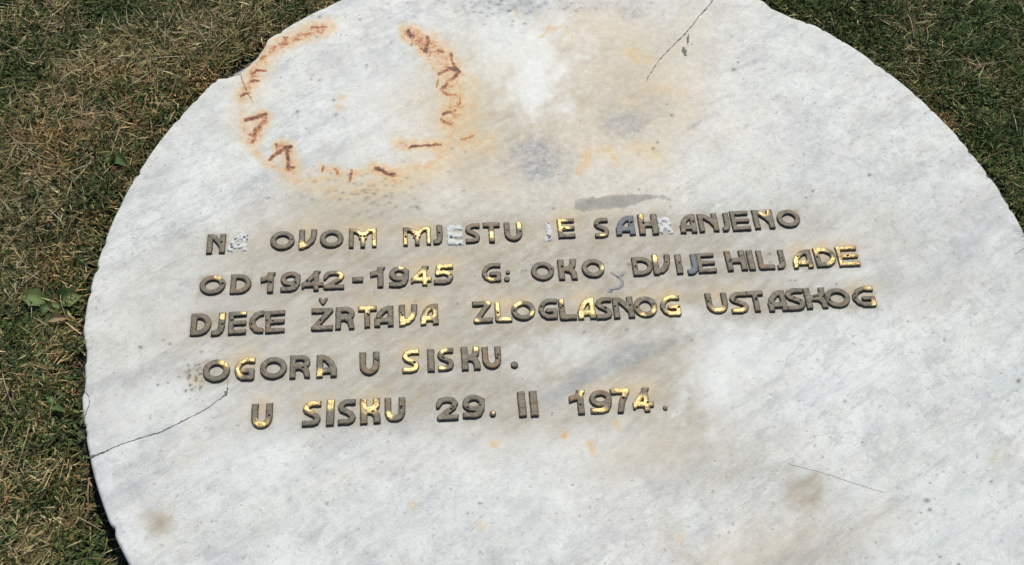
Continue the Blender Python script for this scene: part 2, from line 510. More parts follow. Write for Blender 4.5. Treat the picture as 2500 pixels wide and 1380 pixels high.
# scratches and wire prints, rust dark
for pts, w, a in [
    ([(610, 186), (712, 184)], 2.8, .62), ([(640, 207), (672, 226), (700, 200)], 2.6, .5),
    ([(600, 225), (545, 240), (530, 275), (490, 262), (430, 250), (445, 300), (385, 298), (355, 330), (325, 345), (330, 370), (290, 380)], 2.8, .5),
    ([(520, 235), (545, 270)], 3, .55), ([(425, 248), (432, 285)], 3, .55), ([(300, 420), (260, 400), (290, 375)], 2.6, .5),
    ([(208, 497), (235, 478), (296, 478)], 3.2, .68), ([(195, 550), (225, 540), (252, 546)], 3, .62), ([(135, 645), (165, 632), (192, 628)], 3, .62),
    ([(163, 806), (230, 795), (302, 770)], 4.6, .86), ([(300, 795), (255, 855), (225, 905), (212, 955)], 6.5, .70), ([(295, 800), (195, 905)], 3.6, .68),
    ([(325, 1075), (375, 1035), (440, 990), (474, 988)], 4.2, .90), ([(445, 992), (450, 1070), (452, 1130)], 5.6, .78), ([(440, 1120), (490, 1130)], 4, .66), ([(370, 968), (376, 1020)], 1.8, .7),
    ([(692, 1118), (680, 1146)], 3.2, .55), ([(765, 1140), (782, 1166)], 4, .5), ([(878, 1150), (868, 1216)], 3, .62),
    ([(1045, 1130), (1090, 1152), (1130, 1176), (1164, 1180)], 5.2, .88),
    ([(1275, 988), (1370, 978), (1476, 975)], 3.2, .82),
    ([(1262, 212), (1275, 246)], 6.0, .86), ([(1290, 245), (1320, 270), (1345, 325)], 5, .62), ([(1395, 262), (1388, 310), (1376, 352)], 6, .76), ([(1345, 300), (1380, 290)], 4, .62),
    ([(1398, 380), (1420, 355), (1455, 345), (1492, 354)], 3.2, .66), ([(1550, 362), (1558, 430), (1608, 485)], 4.2, .68),
    ([(1560, 440), (1600, 480), (1540, 462), (1470, 503)], 4.4, .84), ([(1590, 505), (1540, 550), (1480, 602)], 5.2, .80), ([(1468, 515), (1450, 590)], 2.4, .5),
    ([(1480, 610), (1520, 636), (1575, 640)], 3.2, .56), ([(1495, 585), (1570, 575)], 3, .5), ([(1560, 640), (1605, 655), (1608, 700), (1545, 722)], 3.4, .56),
    ([(1500, 766), (1545, 750), (1578, 745)], 4, .76), ([(1530, 765), (1610, 770)], 2.8, .52), ([(1480, 800), (1508, 822), (1545, 832)], 3.6, .70),
    ([(1400, 400), (1430, 470)], 3, .45), ([(1620, 940), (1700, 915)], 4, .42), ([(1590, 690), (1600, 840)], 4, .30),
]:
    stroke(rust_and_glow, pts, w * 1.05, min(1, a * 1.1), 0.9, Z2)
arc_r = np.array([(1270, 225), (1330, 290), (1390, 320), (1470, 400), (1540, 440), (1550, 540), (1530, 620), (1580, 680), (1550, 760), (1530, 820)], float) / 2.759 + (540, 0)
arc_l = np.array([(690, 190), (600, 215), (510, 250), (430, 280), (340, 340), (285, 400), (235, 485), (215, 545), (170, 630)], float) / 2.759 + (540, 0)
for arc_, n_, lo, hi, sp_ in [(arc_r, 60, .2, .50, 8), (arc_l, 55, .12, .30, 9)]:
    for k in range(n_):
        f = rng.uniform(0, len(arc_) - 1.001); j = int(f); c = arc_[j] + (arc_[j + 1] - arc_[j]) * (f - j) + rng.normal(0, sp_, 2)
        blob(rust_and_glow, c[0], c[1], rng.uniform(3, 9), rng.uniform(2, 6), rng.uniform(lo, hi), rng.uniform(0, 180), k, .8)
for pts, w, a in [([(1110, 180), (1140, 260), (1130, 340), (1180, 350)], 34, .17), ([(640, 150), (600, 230), (590, 300)], 30, .15), ([(700, 430), (860, 470), (1000, 430), (1100, 380)], 26, .15)]:
    stroke(rust_and_glow, pts, w, a, 1.0)
for pts, w, a in [
    ([(470, 240), (500, 225), (530, 175), (560, 190), (600, 175), (620, 160)], 3, .36), ([(650, 200), (680, 235)], 3.4, .36), ([(310, 70), (330, 110)], 3, .3), ([(450, 70), (460, 110)], 3, .3),
    ([(1080, 340), (1090, 385)], 9, .36), ([(1040, 340), (1170, 385)], 10, .27), ([(780, 990), (760, 1040), (730, 1110)], 8, .36), ([(800, 980), (780, 1070)], 4, .42),
    ([(920, 970), (945, 1020), (985, 1080)], 5, .36), ([(760, 960), (920, 970)], 9, .2), ([(0, 890), (60, 860)], 6, .45), ([(0, 920), (180, 890)], 14, .28), ([(1080, 940), (1230, 990)], 14, .22),
    ([(1150, 560), (1280, 570), (1400, 610)], 10, .17), ([(1000, 640), (1130, 700)], 9, .17), ([(0, 480), (60, 560)], 14, .22),
]:
    stroke(rust_and_glow, pts, w * 1.15, a * .56, 1.0, Z3)
for x, y, a in [(1378, 1062, .42), (1441, 1085, .40), (1446, 1098, .36), (1207, 1082, .30), (1508, 1035, .34), (1005, 1232, .22), (1180, 1285, .22), (1660, 1315, .24), (2430, 1115, .08), (1948, 1215, .10), (835, 240, .25), (830, 262, .25)]:
    blob(rust_and_glow, x, y * 1.0, 9 if a > .3 else 14, 12 if a > .3 else 11, a * .72, 20, int(x))
# beige weathering
for b in [(1000, 640, 620, 120, .34), (1600, 640, 520, 120, .40), (1000, 830, 560, 110, .30), (1200, 960, 420, 100, .34), (1420, 200, 260, 190, .40), (1230, 300, 140, 140, .40), (860, 500, 170, 70, .55), (720, 470, 120, 60, .30), (1120, 340, 60, 160, .35), (1560, 250, 120, 80, .3),
          (760, 600, 320, 45, .42), (1180, 590, 330, 55, .55), (1700, 560, 300, 50, .50), (760, 700, 300, 45, .42), (1200, 690, 400, 50, .55), (1800, 650, 300, 50, .50), (860, 790, 440, 50, .45), (1500, 770, 400, 55, .55), (1900, 745, 260, 45, .48),
          (800, 910, 320, 60, .38), (1120, 900, 160, 60, .45), (800, 1010, 250, 50, .40), (1250, 990, 330, 60, .5),
          (1580, 880, 150, 75, .85), (1500, 945, 200, 60, .75), (1660, 1020, 120, 90, .6), (1400, 1010, 220, 50, .4), (1790, 1130, 170, 80, .40), (1500, 1100, 110, 80, .3), (1965, 1200, 46, 34, 1.0), (1960, 1200, 100, 70, .3), (1960, 1330, 220, 70, .34), (1980, 1370, 180, 50, .28),
          (385, 1275, 34, 32, .85), (640, 1290, 40, 30, .2), (2430, 1110, 40, 40, .22), (1640, 1310, 50, 50, .3), (2180, 560, 60, 60, .2), (360, 420, 60, 40, .12), (1640, 110, 120, 50, .22)]:
    blob(beige, *b[:4], b[4], 5 if b[2] >= 240 and b[3] < 130 else 18, int(b[0] + b[1]))
for b in [(1420, 240, 250, 200, .45), (1080, 620, 640, 140, .30), (1500, 150, 200, 120, .3), (1400, 190, 240, 150, .60), (1480, 330, 170, 100, .5), (1190, 300, 110, 130, .65), (900, 480, 190, 55, .6), (1100, 430, 120, 60, .5), (620, 200, 60, 120, .3), (1560, 200, 120, 70, .45), (1420, 60, 160, 50, .45),
          (1600, 890, 110, 70, .35), (1640, 1060, 120, 90, .4), (1500, 1130, 120, 60, .3), (1900, 1330, 160, 60, .4), (1290, 1060, 120, 40, .35), (760, 545, 160, 40, .45), (1330, 560, 260, 40, .35), (390, 1275, 36, 34, .5), (1000, 240, 100, 60, .25), (480, 790, 50, 40, .3)]:
    blob(cream, *b, 18, int(b[0] + b[1]) + 5, .9)
for k in range(9):      # diagonal dirty streaks right of the last lines
    x, y = 1330 + k * 24 + rng.normal(0, 12), 965 - k * 13 + rng.normal(0, 16)
    stroke(grey, [(x, y), (x + 60, y - 34 + rng.normal(0, 6)), (x + rng.uniform(90, 170), y - 62 + rng.normal(0, 10))], rng.uniform(3, 8), rng.uniform(.3, .6), 1.0)
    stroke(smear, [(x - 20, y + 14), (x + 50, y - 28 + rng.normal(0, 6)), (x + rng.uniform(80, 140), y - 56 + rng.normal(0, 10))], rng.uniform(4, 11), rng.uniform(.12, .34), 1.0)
# blue grey patches
for b in [(1320, 400, 78, 62, .85, 10), (1290, 365, 40, 30, .5, 0), (1545, 300, 60, 40, .55, 20), (1490, 295, 30, 24, .35, 0), (1240, 8, 130, 30, .5, 0), (1420, 10, 160, 20, .25, 0), (1550, 28, 45, 24, .5, 0), (1480, 110, 40, 30, .1, 0),
          (300, 930, 110, 16, .42, 22), (380, 885, 80, 12, .28, 35), (380, 430, 60, 26, .25, 40), (400, 600, 60, 20, .25, 40), (340, 520, 70, 14, .28, 45), (330, 1210, 60, 40, .15, 0), (1780, 90, 80, 20, .18, 35),
          (1480, 895, 120, 13, .52, 32), (1400, 940, 140, 20, .36, 25), (1560, 870, 70, 10, .4, 28), (1440, 860, 60, 8, .2, 30), (1780, 780, 60, 20, .25, 0), (985, 1055, 14, 14, .6, 0), (1530, 450, 60, 20, .12, 0),
          (880, 480, 60, 26, .3, 0), (2220, 420, 60, 30, .25, 0), (2380, 650, 50, 80, .28, 0), (1190, 380, 20, 16, .3, 0), (1690, 310, 30, 5, .45, 30), (1720, 290, 40, 5, .3, 30), (1150, 1080, 60, 14, .15, 20), (1900, 925, 14, 9, .5, 0), (2190, 1220, 14, 9, .4, 0), (800, 1150, 12, 6, .3, 20), (770, 1310, 12, 8, .3, 0)]:
    blob(grey, *b[:5], b[5], int(b[0] * 3 + b[1]))
# long thin veins drawn along the grain
for k in range(260):
    x, y = rng.uniform(200, 2500), rng.uniform(0, 1380); L = rng.uniform(18, 110); a = R_(-rng.normal(31, 7))
    stroke(grey, [(x, y), (x + L * math.cos(a) * .5, y + L * math.sin(a) * .5 + rng.normal(0, 3)), (x + L * math.cos(a), y + L * math.sin(a))], rng.uniform(1.5, 6.0), rng.uniform(.06, .24), 1.0)
# pale cleaned patches
for b in [(1290, 120, 90, 80, .75), (1310, 200, 50, 60, .65), (1305, 235, 22, 24, .6), (1790, 860, 100, 70, .75), (1760, 960, 50, 60, .55), (880, 250, 120, 90, .35), (1450, 860, 90, 40, .4), (1250, 1080, 90, 30, .3), (650, 1130, 160, 90, .35), (1330, 1200, 220, 120, .3), (300, 1020, 80, 60, .4), (2050, 900, 150, 100, .25), (270, 700, 60, 120, .3), (2330, 1250, 200, 150, .2), (400, 960, 80, 30, .4)]:
    blob(white, b[0], b[1], b[2], b[3], b[4] * .8, 10, int(b[0] + 2 * b[1]), 1.1)
# a ragged dark grey mark painted above the first line
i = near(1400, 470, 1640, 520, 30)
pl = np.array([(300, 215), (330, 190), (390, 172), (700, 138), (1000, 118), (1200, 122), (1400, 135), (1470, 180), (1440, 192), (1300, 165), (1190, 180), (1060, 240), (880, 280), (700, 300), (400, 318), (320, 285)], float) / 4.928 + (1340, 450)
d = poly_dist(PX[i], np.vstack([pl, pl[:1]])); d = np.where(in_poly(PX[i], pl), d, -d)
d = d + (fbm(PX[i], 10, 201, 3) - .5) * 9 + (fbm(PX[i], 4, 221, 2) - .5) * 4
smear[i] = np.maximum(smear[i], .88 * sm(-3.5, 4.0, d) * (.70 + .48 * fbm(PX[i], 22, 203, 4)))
# halo of verdigris, dirt and painted gold glow close to the letters is added once the letters are known (below)
# pits and grains one can pick out
for x, y, r in [(1790, 170, 7), (1802, 152, 4), (2123, 427, 7), (2487, 930, 9), (2105, 1080, 4), (1640, 281, 6), (1605, 347, 5), (1595, 362, 6), (1628, 255, 4), (2270, 1180, 4), (2248, 1252, 4), (2420, 1176, 5), (2063, 980, 5), (1682, 973, 4), (2263, 1222, 9), (2270, 1245, 7),
                (780, 42, 6), (880, 48, 5), (726, 272, 6), (820, 280, 5), (815, 245, 6), (780, 196, 4), (760, 195, 4), (1005, 110, 5), (895, 160, 5), (1100, 420, 3), (1275, 661, 5), (1284, 660, 4), (1535, 645, 6), (1880, 620, 5), (1881, 640, 4), (343, 848, 7), (415, 840, 5), (385, 940, 5), (410, 935, 4), (460, 892, 5), (486, 890, 5), (462, 916, 5), (465, 940, 5), (490, 945, 6), (462, 905, 4), (437, 920, 4), (1014, 735, 4), (1117, 741, 4),
                (1170, 1229, 4), (1440, 1239, 4), (1415, 1260, 4), (1175, 1229, 3), (1398, 1184, 4), (1740, 1200, 4), (1790, 1280, 4), (1780, 1300, 4), (2295, 1360, 6), (2340, 1378, 6), (1868, 1195, 3), (1930, 684, 4), (1942, 684, 4), (2043, 692, 4), (1985, 466, 5), (1968, 482, 4), (460, 925, 5), (478, 930, 4), (1690, 830, 4), (1530, 805, 6), (1426, 810, 5), (1275, 925, 4), (1365, 425, 3), (1652, 1005, 3), (1505, 445, 3), (1560, 462, 4), (1352, 508, 5)]:
    blob(dark, x, y, r * .75, r * .6, .85, 10, int(x + y), .35)
for k in range(420):
    x, y = rng.uniform(190, 2500), rng.uniform(0, 1380); r = rng.choice([1.8, 2.2, 2.8, 3.6], p=[.4, .3, .2, .1])
    blob(dark, x, y, r, r * .7, rng.uniform(.25, .7), 30, k, .3)
for k in range(60):       # speckled grey area at the top
    x, y = rng.normal(1240, 120), abs(rng.normal(0, 28)); blob(dark, x, y, 5, 3, rng.uniform(.3, .55), 0, k, .3)
for k in range(34):      # pin holes and glue specks where the first letter of the fourth line is gone
    x, y = rng.normal(468, 16), rng.normal(915, 24); blob(dark, x, y, rng.uniform(2, 4.5), rng.uniform(2, 4), rng.uniform(.35, .8), 0, k, .4)
blob(beige, 472, 915, 26, 34, .55, 0, 3); blob(rust_and_glow, 478, 928, 16, 14, .16, 0, 4)
for k in range(75):
    x, y = rng.normal(890, 75), rng.normal(475, 24); blob(dark, x, y, 4.5, 2.8, rng.uniform(.3, .6), 0, k, .3)

# ------------------------------------------------------------------ lettering
# (character, left, right, top, bottom in photograph px, list of bare metal patches (u, v, r))
ROWS = [
    [('N', 506, 551, 572, 622), ('O', 660, 720, 564, 614), ('V', 730, 774, 560, 611, [(.1, .1, .35)]), ('O', 781, 839, 560, 609), ('M', 852, 920, 556, 609, [(.62, .7, .55), (.9, .15, .3)]),
     ('M', 984, 1052, 553, 603, [(.7, .7, .6), (.1, .3, .4), (.8, .2, .35)]), ('J', 1057, 1081, 550, 599), ('S', 1136, 1172, 546, 596), ('T', 1179, 1221, 543, 595, [(.5, .35, .22)]), ('U', 1231, 1275, 543, 592, [(.85, .85, .28)]),
     ('E', 1361, 1403, 533, 584, [(.15, .7, .45), (.5, .4, .25)]), ('S', 1450, 1486, 532, 582, [(.5, .0, .2)]), ('A', 1502, 1549, 526, 577, [], 'blue'), ('H', 1558, 1606, 522, 576, [(.3, .9, .2)]), ('A', 1658, 1699, 523, 572), ('N', 1704, 1752, 521, 569), ('J', 1761, 1781, 520, 567), ('E', 1784, 1829, 515, 566), ('N', 1838, 1888, 511, 562, [(.6, .85, .28)]), ('O', 1896, 1953, 511, 559)],
    [('O', 488, 551, 672, 724, [(.72, .92, .22)]), ('D', 563, 614, 669, 721), ('1', 636, 674, 665, 718), ('9', 685, 734, 663, 716), ('4', 737, 790, 661, 714), ('2', 790, 841, 660, 710, [(.88, .75, .3)]), ('-', 860, 887, 676, 693),
     ('1', 904, 942, 652, 705), ('9', 950, 999, 650, 705, [(.6, .98, .18)]), ('4', 1003, 1054, 649, 701, [(.6, .3, .6)]), ('5', 1059, 1107, 645, 698, [(.6, .85, .6), (.1, .5, .25)]), ('G', 1176, 1223, 642, 692, [(.35, .0, .28)]), (':', 1228, 1248, 657, 692),
     ('O', 1296, 1353, 638, 688), ('K', 1362, 1408, 632, 686), ('O', 1420, 1476, 631, 681, [(.95, .5, .18)]), ('D', 1543, 1594, 626, 676), ('V', 1593, 1638, 620, 674, [(.2, .8, .24)]), ('I', 1646, 1668, 621, 671), ('J', 1675, 1703, 620, 673, [], 'blue'), ('E', 1701, 1746, 617, 669),
     ('H', 1771, 1821, 611, 664), ('I', 1822, 1843, 611, 662), ('L', 1848, 1888, 610, 661), ('J', 1894, 1916, 610, 659), ('A', 1933, 1982, 609, 658, [(.2, .3, .55), (.9, .0, .2)]), ('D', 1988, 2041, 603, 655, [(.3, .95, .45), (.8, .2, .35)]), ('E', 2043, 2095, 600, 653, [(.5, .1, .7), (.4, .9, .5)])],
    [('D', 466, 517, 765, 823), ('J', 518, 550, 764, 823, [(.8, .8, .18)]), ('E', 558, 602, 761, 820, [(.9, .98, .18)]), ('C', 608, 645, 759, 817), ('E', 648, 696, 758, 816), ('Z', 760, 814, 752, 811), ('R', 819, 866, 749, 807), ('T', 874, 920, 747, 803, [(.4, .95, .42)]), ('A', 914, 961, 747, 801), ('V', 974, 1020, 743, 799, [(.15, .1, .5), (.6, .35, .3)]), ('A', 1026, 1070, 742, 796, [(.3, .1, .4), (.6, .5, .3)]),
     ('Z', 1154, 1202, 735, 792, [(.05, .0, .28), (.9, .95, .2)]), ('L', 1208, 1250, 737, 789, [(.2, .7, .5), (.6, .0, .35)]), ('O', 1248, 1307, 733, 786, [(.25, .88, .3), (.95, .25, .25)]), ('G', 1314, 1361, 728, 783), ('L', 1364, 1406, 728, 784, [(.3, .9, .2)]), ('A', 1409, 1453, 727, 782, [(.8, .6, .6), (.1, .1, .4)]), ('S', 1454, 1494, 725, 782), ('N', 1496, 1547, 724, 780), ('O', 1546, 1605, 722, 778, [(.92, .28, .25), (.3, .05, .2)]), ('G', 1611, 1661, 719, 775, [(.5, .9, .4), (.8, .1, .6)]),
     ('U', 1724, 1777, 714, 768, [(.5, .0, .4)]), ('S', 1782, 1826, 712, 767, [(.4, .0, .38)]), ('T', 1824, 1866, 709, 764), ('A', 1872, 1919, 708, 763), ('S', 1918, 1964, 703, 761), ('K', 1964, 2017, 701, 757), ('O', 2013, 2075, 702, 755), ('G', 2080, 2135, 698, 753, [(1, .1, .3), (.8, .95, .22)])],
    [('O', 496, 562, 877, 937, [(.8, .8, .3)]), ('G', 573, 623, 873, 933, [(.6, .95, .5), (.1, .4, .4)]), ('O', 635, 701, 871, 930), ('R', 708, 758, 867, 927), ('a', 773, 823, 865, 925, [(.1, .2, .25)]), ('U', 878, 927, 859, 919), ('S', 982, 1024, 853, 913, [(.4, .8, .6), (.5, .1, .6)]), ('I', 1043, 1061, 853, 910), ('S', 1068, 1108, 850, 908, [(.15, .05, .25), (.4, .9, .2)]), ('K', 1126, 1172, 846, 907, [(.8, .9, .15)]), ('U', 1177, 1224, 846, 904), ('.', 1247, 1265, 883, 901)],
    [('U', 614, 666, 985, 1049, [(.45, .05, .42)]), ('S', 739, 784, 979, 1044, [(.4, .9, .45)]), ('I', 796, 818, 976, 1042, [(.5, .9, .38)]), ('S', 825, 869, 975, 1040), ('K', 879, 929, 972, 1038, [(.5, .7, .42)]), ('U', 939, 990, 970, 1033, [(.2, .25, .22)]), ('2', 1065, 1119, 968, 1030), ('9', 1129, 1184, 963, 1025), ('.', 1195, 1211, 1003, 1019, [(.6, .6, .25)]),
     ('I', 1264, 1284, 956, 1020), ('I', 1293, 1313, 955, 1019), ('1', 1389, 1432, 952, 1015, [(.8, .85, .16)]), ('9', 1439, 1494, 951, 1013, [(.4, .0, .4)]), ('7', 1492, 1540, 947, 1011, [(.6, 1, .42)]), ('4', 1543, 1594, 946, 1009, [(.4, .35, .45), (.6, .3, .3)]), (',', 1618, 1630, 990, 1004)],
]
TXT = R_(7.75)
BX = np.array([math.cos(TXT), math.sin(TXT)]); BY = np.array([-BX[1], BX[0]])


def arc(cx, cy, rx, ry, a0, a1, n=18):
    a = np.radians(np.linspace(a0, a1, n))
    return [(cx + rx * math.cos(t), cy + ry * math.sin(t)) for t in a]


# centre lines in a unit box (u right, v up); thickness as a share of the cap height
G = {
    'N': ([[(0, 0), (0, 1)], [(1, 0), (1, 1)], [(0, 1), (.3, .95), (.7, .62), (1, .25)]], .27),
    'M': ([[(0, 0), (0, 1)], [(1, 0), (1, 1)], [(.5, 0), (.5, .6)], [(0, 1), (.25, .93), (.5, .6)], [(1, 1), (.75, .93), (.5, .6)]], .22),
    'A': ([[(1, 0), (1, 1)], [(0, 0), (.04, .35), (.2, .66), (.5, .9), (.8, 1), (1, 1)], [(.05, .22), (1, .22)]], .27),
    'V': ([[(0, 1), (0, 0)], [(0, .02), (.45, .1), (.8, .35), (.96, .65), (1, 1)]], .27),
    'U': ([[(0, 1), (0, .42)] + arc(.5, .42, .5, .42, 180, 360) + [(1, 1)]], .27),
    'O': ([arc(.5, .5, .5, .5, 0, 360, 48)], .27),
    'S': ([[(1, 1), (.45, 1), (.12, .9), (.0, .75), (.12, .62), (.5, .5), (.85, .38), (1, .22), (.88, .06), (.6, 0), (0, 0)]], .235),
    'J': ([[(1, 1), (1, .4), (.85, .14), (.5, .03), (0, 0)]], .27),
    'T': ([[(0, 1), (1, 1)], [(.5, 0), (.5, 1)]], .25),
    'E': ([[(0, 0), (0, 1)], [(0, 1), (1, 1)], [(0, .5), (.85, .5)], [(0, 0), (1, 0)]], .22),
    'H': ([[(0, 0), (0, 1)], [(1, 0), (1, 1)], [(0, .5), (1, .5)]], .28),
    'I': ([[(.5, 0), (.5, 1)]], .30),
    'L': ([[(0, 1), (0, 0), (1, 0)]], .26),
    'D': ([[(0, 0), (0, 1)], [(0, 1), (.35, 1)] + arc(.35, .5, .65, .5, 90, -90) + [(0, 0)]], .26),
    'R': ([[(0, 0), (0, 1)], [(0, 1), (.55, 1)] + arc(.55, .74, .45, .26, 90, -90) + [(0, .48)], [(.55, .48), (.9, .3), (1, 0)]], .25),
    'Z': ([[(0, 1), (1, 1), (0, 0), (1, 0)]], .24),
    'K': ([[(0, 0), (0, 1)], [(1, 1), (.97, .78), (.75, .6), (.3, .52)], [(.3, .52), (.75, .46), (.97, .25), (1, 0)]], .28),
    'C': ([[(1, 1), (.5, .93), (.12, .7), (0, .5), (.12, .28), (.45, .06), (.9, 0)]], .26),
    'G': ([[(1, .98), (.6, 1), (.25, .88), (.03, .62), (.0, .42), (.15, .16), (.45, .0), (1, 0), (1, .4), (.68, .4)]], .235),
    '1': ([[(.75, 0), (.75, 1)], [(.75, .98), (.45, .78), (0, .72)]], .27),
    '2': ([[(0, .78), (.15, .95), (.5, 1), (.85, .93), (1, .75), (.88, .55), (.0, 0), (1, 0)]], .245),
    '4': ([[(.72, 0), (.72, 1)], [(.72, 1), (0, .27)], [(0, .25), (1, .25)]], .235),
    '5': ([[(1, 1), (.15, 1), (.08, .55), (.5, .62), (.85, .55), (1, .33), (.85, .08), (.5, 0), (0, .02)]], .24),
    '7': ([[(0, 1), (1, 1), (.6, .5), (.4, 0)]], .25),
    '9': ([arc(.5, .68, .5, .32, 0, 360, 36), [(1, .68), (.98, .35), (.8, .08), (.5, 0), (.05, .02)]], .25),
    '-': ([[(0, .5), (1, .5)]], .9),
    'v': ([[(0, 1), (.5, 0), (1, 1)]], .5),
}
G['a'] = ([[(1 - x, y) for x, y in st] for st in G['A'][0]], .27)
LET_H = 0.0054


def glyph_mesh(name, strokes, w, h, thick, H, gold=(), pits=0, blue=0.0, seed=0, rough=0.0, dots=None, ghost=False):
    """raised letter with soft shoulders grown from its strokes (metres, box 0..w x 0..h)"""
    cell = 0.0011
    nx, ny = int(w / cell) + 5, int(h / cell) + 5
    gx_, gy_ = np.meshgrid((np.arange(nx) - 2) * cell, (np.arange(ny) - 2) * cell, indexing='ij')
    p = np.stack([gx_.ravel(), gy_.ravel()], 1)
    t = thick * 0.5
    f = np.full(len(p), 1e9)
    if dots:
        for (dx, dy, dr) in dots:
            f = np.minimum(f, np.hypot(p[:, 0] - dx, p[:, 1] - dy) - dr)
    else:
        for st in strokes:
            q_ = [np.array((t + x * (w - 2 * t), t + y * (h - 2 * t))) for x, y in st]
            # square ends
            if len(q_) < 30 and np.hypot(*(q_[0] - q_[-1])) > 1e-6:
                d0 = q_[0] - q_[1]; d1 = q_[-1] - q_[-2]
                q_[0] = q_[0] + d0 / (np.hypot(*d0) + 1e-9) * t; q_[-1] = q_[-1] + d1 / (np.hypot(*d1) + 1e-9) * t
            f = np.minimum(f, poly_dist(p, q_) - t)
        box = np.maximum(np.maximum(-p[:, 0], p[:, 0] - w), np.maximum(-p[:, 1], p[:, 1] - h))
        f = np.maximum(f, box)
    f = f + (fbm(p + seed * 3.7, 0.006, 7, 2) - .5) * (0.0011 + rough)
    F2 = f.reshape(nx, ny)
    # marching squares on the mask
    key = {}; V = []; faces = []; sizes = []; rim_next = []

    def vid(kind, i, j):
        k_ = (kind, i, j)
        if k_ in key: return key[k_]
        if kind == 'p': pos = (gx_[i, j], gy_[i, j])
        elif kind == 'h':
            a_, b_ = F2[i, j], F2[i + 1, j]; tt = a_ / (a_ - b_); pos = (gx_[i, j] + tt * cell, gy_[i, j])
        else:
            a_, b_ = F2[i, j], F2[i, j + 1]; tt = a_ / (a_ - b_); pos = (gx_[i, j], gy_[i, j] + tt * cell)
        key[k_] = len(V); V.append(pos); return key[k_]
    ins = F2 < 0
    for i in range(nx - 1):
        for j in range(ny - 1):
            c = [ins[i, j], ins[i + 1, j], ins[i + 1, j + 1], ins[i, j + 1]]
            if not any(c): continue
            cor = [('p', i, j), ('p', i + 1, j), ('p', i + 1, j + 1), ('p', i, j + 1)]
            edg = [('h', i, j), ('v', i + 1, j), ('h', i, j + 1), ('v', i, j)]
            poly = []; tags = []
            for k_ in range(4):
                if c[k_]: poly.append(vid(*cor[k_])); tags.append(0)
                if c[k_] != c[(k_ + 1) % 4]: poly.append(vid(*edg[k_])); tags.append(1 if c[k_] else 2)
            if len(poly) < 3: continue
            faces += poly; sizes.append(len(poly))
            for k_ in range(len(poly)):
                if tags[k_] == 1 and tags[(k_ + 1) % len(poly)] == 2:
                    rim_next.append((poly[k_], poly[(k_ + 1) % len(poly)]))
    V = np.array(V)
    rim = np.array(sorted({a for e in rim_next for a in e}))
    D = np.full(len(V), 1e9)
    for a_, b_ in rim_next:
        pass
    RV = V[rim]
    for c0 in range(0, len(V), 2000):
        D[c0:c0 + 2000] = np.sqrt(((V[c0:c0 + 2000, None] - RV[None]) ** 2).sum(-1).min(1))
    bev = 0.0036
    tt = np.clip(D / bev, 0, 1)
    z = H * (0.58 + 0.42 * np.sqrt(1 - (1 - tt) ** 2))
    z += (fbm(V + seed * 1.3, 0.007, 17, 3) - .5) * 0.0016
    if ghost:
        z = H * (0.35 + 1.3 * fbm(V + seed, 0.006, 23, 3)) * np.clip(D / 0.002, 0.15, 1)
    wear_and_shade = np.zeros((len(V), 3))
    for (gu, gv, gr) in gold:
        d_ = np.hypot(V[:, 0] - gu * w, V[:, 1] - gv * h) / (gr * h)
        wear_and_shade[:, 0] = np.maximum(wear_and_shade[:, 0], 1.15 * (1 - sm(0.25, 1.35, d_)))
    wear_and_shade[:, 0] += 0.10 * (1 - tt)
    wear_and_shade[:, 2] = blue
    cand = np.where((D > thick * 0.30) & (np.abs(V[:, 1] / h - .5) < .14))[0]
    if ghost: cand = np.arange(len(V))
    if pits and len(cand):
        for k_ in range(pits):
            c_ = V[cand[rng.integers(len(cand))]]
            pr = rng.uniform(.0016, .0026) * (1.4 if ghost else 1)
            d_ = np.hypot(V[:, 0] - c_[0], V[:, 1] - c_[1])
            g_ = 1 - sm(pr * .5, pr * 1.25, d_)
            wear_and_shade[:, 1] = np.maximum(wear_and_shade[:, 1], g_); z -= g_ * .0025
    z = np.maximum(z, 0.0004)
    wear_and_shade = np.column_stack([wear_and_shade, tt])
    nV = len(V)
    top = np.column_stack([V - (w / 2, h / 2), z])
    # side walls down into the stone
    rmap = {r_: nV + k_ for k_, r_ in enumerate(rim)}; rmap2 = {r_: nV + len(rim) + k_ for k_, r_ in enumerate(rim)}
    up_ = top[rim]; lo = up_.copy(); lo[:, 2] = -0.004
    lo[:, :2] *= 1.0
    allV = np.vstack([top, up_, lo])
    for a_, b_ in rim_next:
        faces += [rmap[b_], rmap[a_], rmap2[a_], rmap2[b_]]; sizes.append(4)
    ww = np.vstack([wear_and_shade, wear_and_shade[rim], wear_and_shade[rim]])
    ww[nV:, 0] *= 0.35; ww[nV:, 1] = np.maximum(ww[nV:, 1], .55)  # side walls coloured darker to stand in for their shade
    me_ = mesh_np(name, allV, faces, sizes)
    color_attr(me_, 'wear_and_shade', ww)
    return me_


def stone_z(Wp):
    """height of the marble at places in the world plane"""
    Wp = np.atleast_2d(Wp)
    return STONE_TOP + (fbm(Wp, 0.5, 51, 2) - 0.5) * 0.004 + (fbm(Wp, 0.06, 55, 3) - 0.5) * 0.0012


def place(o, c, ang):
    o.location = (c[0] - CX, c[1] - CY, float(stone_z(c)[0]))
    o.rotation_euler = (0, 0, ang)
    o.parent = stone


def measure(xl, xr, yt, yb):
    """centre, width and height on the stone of a letter seen in this px box"""
    xc, yc = (xl + xr) / 2, (yt + yb) / 2
    sl = .082 * (xr - xl)
    yb2, yt2 = yb - sl / 2, yt + sl / 2
    c = at(xc, yc)
    w = float(abs((at(xr, yc) - at(xl, yc)) @ BX)); h = float(abs((at(xc, yt2) - at(xc, yb2)) @ BY))
    return c, w, h


